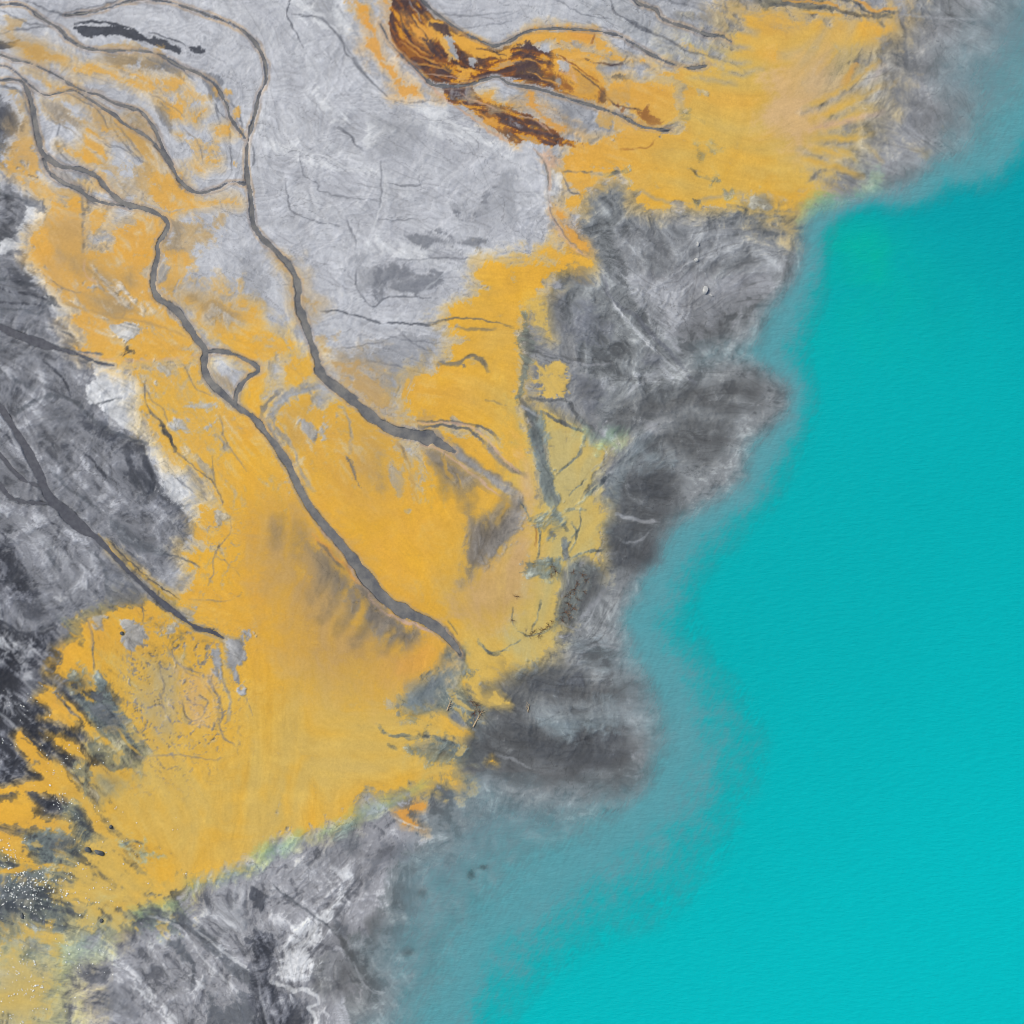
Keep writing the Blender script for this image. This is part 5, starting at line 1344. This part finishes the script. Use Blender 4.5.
for x, y, sc in [(471, 701, 1), (476, 706, 1), (474, 713, 1.1), (479, 712, .9)]:
    shrub(x, y, sc, 'dark brown dead shrub beside the bleached log below the grey fan', 'dead shrubs by the bleached log')
shrub(517, 597, .8, 'lone rusty dead shrub in the middle of the pale ochre flat'); shrub(512, 620, .8, 'dead shrub beside a dark rill on the west part of the pale ochre flat')
def log(x, y, x2, y2, r, label):
    a = Vector(W3(x, y, hz(x, y) + .05)); b = Vector(W3(x2, y2, hz(x2, y2) + .25)); c = a; o = link(bpy.data.objects.new('fallen_log', None)); o.location = c
    bm = bmesh.new(); P = [(a.lerp(b, t) + Vector((rnd(-.08, .08), rnd(-.08, .08), 0)) - c) for t in (0, .2, .4, .6, .8, 1)]
    tube(bm, P, [r, r * .95, r * .8, r * .65, r * .45, r * .2], 8)
    t = link(bpy.data.objects.new('trunk', mesh_of('trunk', bm, m_wood, True))); t.parent = o
    for k in (1, 2, 3, 4):
        bm = bmesh.new(); d = (b - a).normalized(); s = d.cross(Vector((0, 0, 1))) * random.choice((-1, 1))
        tube(bm, [P[k], P[k] + d * .35 + s * .4 + Vector((0, 0, .1)), P[k] + d * .7 + s * .7], [r * .45, r * .3, r * .1])
        u = link(bpy.data.objects.new('limb', mesh_of('limb', bm, m_wood))); u.parent = o
    return tag(o, label, 'log')
log(473.5, 727, 483, 709, .17, 'bleached fallen log with branch stubs at the edge of the ochre, below the grey fan')
log(447, 711, 451.5, 700, .16, 'short peach-coloured fallen log on the grey fan where the western channel ends')
log(528, 712, 529.5, 704, .12, 'short white driftwood log lying alone on the dark shoal south of the ochre')
def rock(x, y, sx, sy, sz, m, label, seed):
    q = random.Random(seed); bm = bmesh.new(); bmesh.ops.create_icosphere(bm, subdivisions=3, radius=1)
    c = [Vector((q.gauss(0, 1), q.gauss(0, 1), q.gauss(0, 1))).normalized() for _ in range(9)]; h = [q.uniform(.62, .95) for _ in c]
    for v in bm.verts:
        for n_, k in zip(c, h):
            e = v.co.dot(n_)
            if e > k: v.co -= n_ * (e - k)
        v.co.x *= sx; v.co.y *= sy; v.co.z *= sz
    o = link(bpy.data.objects.new('boulder', mesh_of('boulder', bm, m))); o.location = W3(x, y, hz(x, y) + sz * .25); o.rotation_euler = (0, 0, q.uniform(0, 3))
    return tag(o, label, 'boulder')
rock(705.5, 290, .85, .68, .5, m_pale, 'largest pale boulder on the grey shore flat, beside a small flat one', 1)
rock(711.5, 295, .5, .22, .2, m_pale, 'small flat white boulder just beside the largest pale boulder', 2)
rock(696.5, 260, .5, .4, .3, m_pale, 'white rounded boulder at the end of a pale streak north of the largest boulder', 3)
rock(698, 244, .5, .34, .25, m_pale, 'small pale boulder on the grey flat nearest the north-east ochre', 4)
rock(89, 849, .75, .55, .4, m_mud, 'dark wet boulder, left one of a touching pair in the murky lower left shallows', 5)
rock(100, 852, 1.1, .6, .45, m_mud, 'long dark wet boulder, right one of a touching pair in the lower left shallows', 6)
rock(111.5, 826.5, .45, .4, .35, m_mud, 'small dark boulder on the narrow ochre tongue above the dark pair', 7)
rock(102, 920, .42, .38, .35, m_mud, 'small dark boulder at the bottom fringe of the pale ochre, lower left', 8)
rock(23.5, 915, .4, .7, .35, m_mud, 'dark upright boulder among the white flecks near the left edge', 9)
rock(123, 633, .4, .4, .35, m_mud, 'small dark boulder on the northern rim of the lower left ochre', 10)
# white foam flecks blown together at the lower left
def fleck_mesh(q):
    bm = bmesh.new(); bmesh.ops.create_icosphere(bm, subdivisions=1, radius=1)
    for v in bm.verts: v.co *= q.uniform(.7, 1.2); v.co.z *= .45
    return mesh_of('foam_fleck', bm, m_foam, True)
q = random.Random(11); FM = [fleck_mesh(q) for _ in range(8)]; spots = []
DENSE = ('white foam fleck in the dense swarm on the dark murky shallows at the left edge', 'foam flecks of the dense swarm')
MURKY = ('white foam fleck scattered on the pale green-grey murk in the lower left corner', 'foam flecks in the corner murk')
OCHRE = ('lone white foam fleck sprinkled over the ochre flat right of the dense swarm', 'foam flecks on the ochre')
DARK = ('white foam fleck on the dark streaked ground above the left ochre tongues', 'foam flecks on the dark ground')
for (cx_, cy_, rx, ry, n_, lb) in [(28, 892, 24, 15, 130, DENSE), (8, 853, 9, 12, 45, DENSE), (45, 880, 30, 12, 40, DENSE), (22, 985, 22, 26, 75, MURKY), (70, 960, 30, 20, 30, MURKY), (85, 890, 35, 25, 40, OCHRE), (110, 840, 45, 25, 25, OCHRE), (30, 715, 22, 22, 22, DARK), (70, 750, 30, 22, 22, DARK), (60, 800, 22, 18, 30, DARK)]:
    for _ in range(n_):
        x, y = q.gauss(cx_, rx * .75), q.gauss(cy_, ry * .75)
        if 2 < x < 1024 and 0 < y < 1021:
            for _k in range(1 if q.random() < .75 else 3): spots.append((q.uniform(.07, .15) * (1.6 if q.random() < .12 else 1), x + (q.gauss(0, 1.6) if _k else 0), y + (q.gauss(0, 1.6) if _k else 0), lb))
spots.sort(key=lambda t: -t[0])
rest = bmesh.new()
for k, (r_, x, y, lb) in enumerate(spots):
    if k < 290:
        o = link(bpy.data.objects.new('foam_fleck', FM[k % 8])); o.location = W3(x, y, max(hz(x, y), LAKE_Z) + r_ * .2); o.scale = (r_ * q.uniform(.8, 1.5), r_, r_); o.rotation_euler = (0, 0, q.uniform(0, 6.28))
        tag(o, lb[0], 'foam', lb[1])
    else:
        n0 = len(rest.verts); rest.from_mesh(FM[k % 8]); rest.verts.ensure_lookup_table(); p = Vector(W3(x, y, max(hz(x, y), LAKE_Z) + r_ * .2))
        for v in rest.verts[n0:]: v.co = v.co * r_ + p
if len(rest.verts):
    o = link(bpy.data.objects.new('foam', mesh_of('foam', rest, m_foam, True))); o['kind'] = 'stuff'; tag(o, 'finest white foam specks strewn over the lower left corner', 'foam')


# ------------------------------------------------------------------ light, air, camera
w = bpy.data.worlds.new('World'); bpy.context.scene.world = w; w.use_nodes = True
sky = w.node_tree.nodes.new('ShaderNodeTexSky'); sky.sky_type = 'NISHITA'; sky.sun_disc = False
SUN_EL, SUN_AZ = math.radians(48), math.radians(-60)
sky.sun_elevation = SUN_EL; sky.sun_rotation = SUN_AZ; sky.dust_density = 3.0; sky.air_density = .6
bg = w.node_tree.nodes['Background']; bg.inputs['Strength'].default_value = .12
w.node_tree.links.new(sky.outputs['Color'], bg.inputs['Color'])
sd = bpy.data.lights.new('sun', 'SUN'); sd.energy = 1.5; sd.angle = math.radians(10); sd.color = (1, .95, .88)
so = link(bpy.data.objects.new('sun', sd))
so.rotation_euler = Vector((-math.sin(SUN_AZ) * math.cos(SUN_EL), -math.cos(SUN_AZ) * math.cos(SUN_EL), -math.sin(SUN_EL))).to_track_quat('-Z', 'Y').to_euler()
cam = bpy.data.cameras.new('camera'); co = link(bpy.data.objects.new('camera', cam))
ALT = 380.0; co.location = (0, 0, ALT + .6); cam.sensor_width = 36; cam.lens = 36 * ALT / (1024 * S); cam.clip_end = 6000
bpy.context.scene.camera = co
cy = bpy.context.scene.cycles; cy.use_denoising = True; cy.filter_width = 1.1
vs = bpy.context.scene.view_settings; vs.view_transform = 'Standard'; vs.look = 'None'; vs.gamma = 1; vs.exposure = 1.0
print('SCRIPT', round(time.time() - T0, 1))
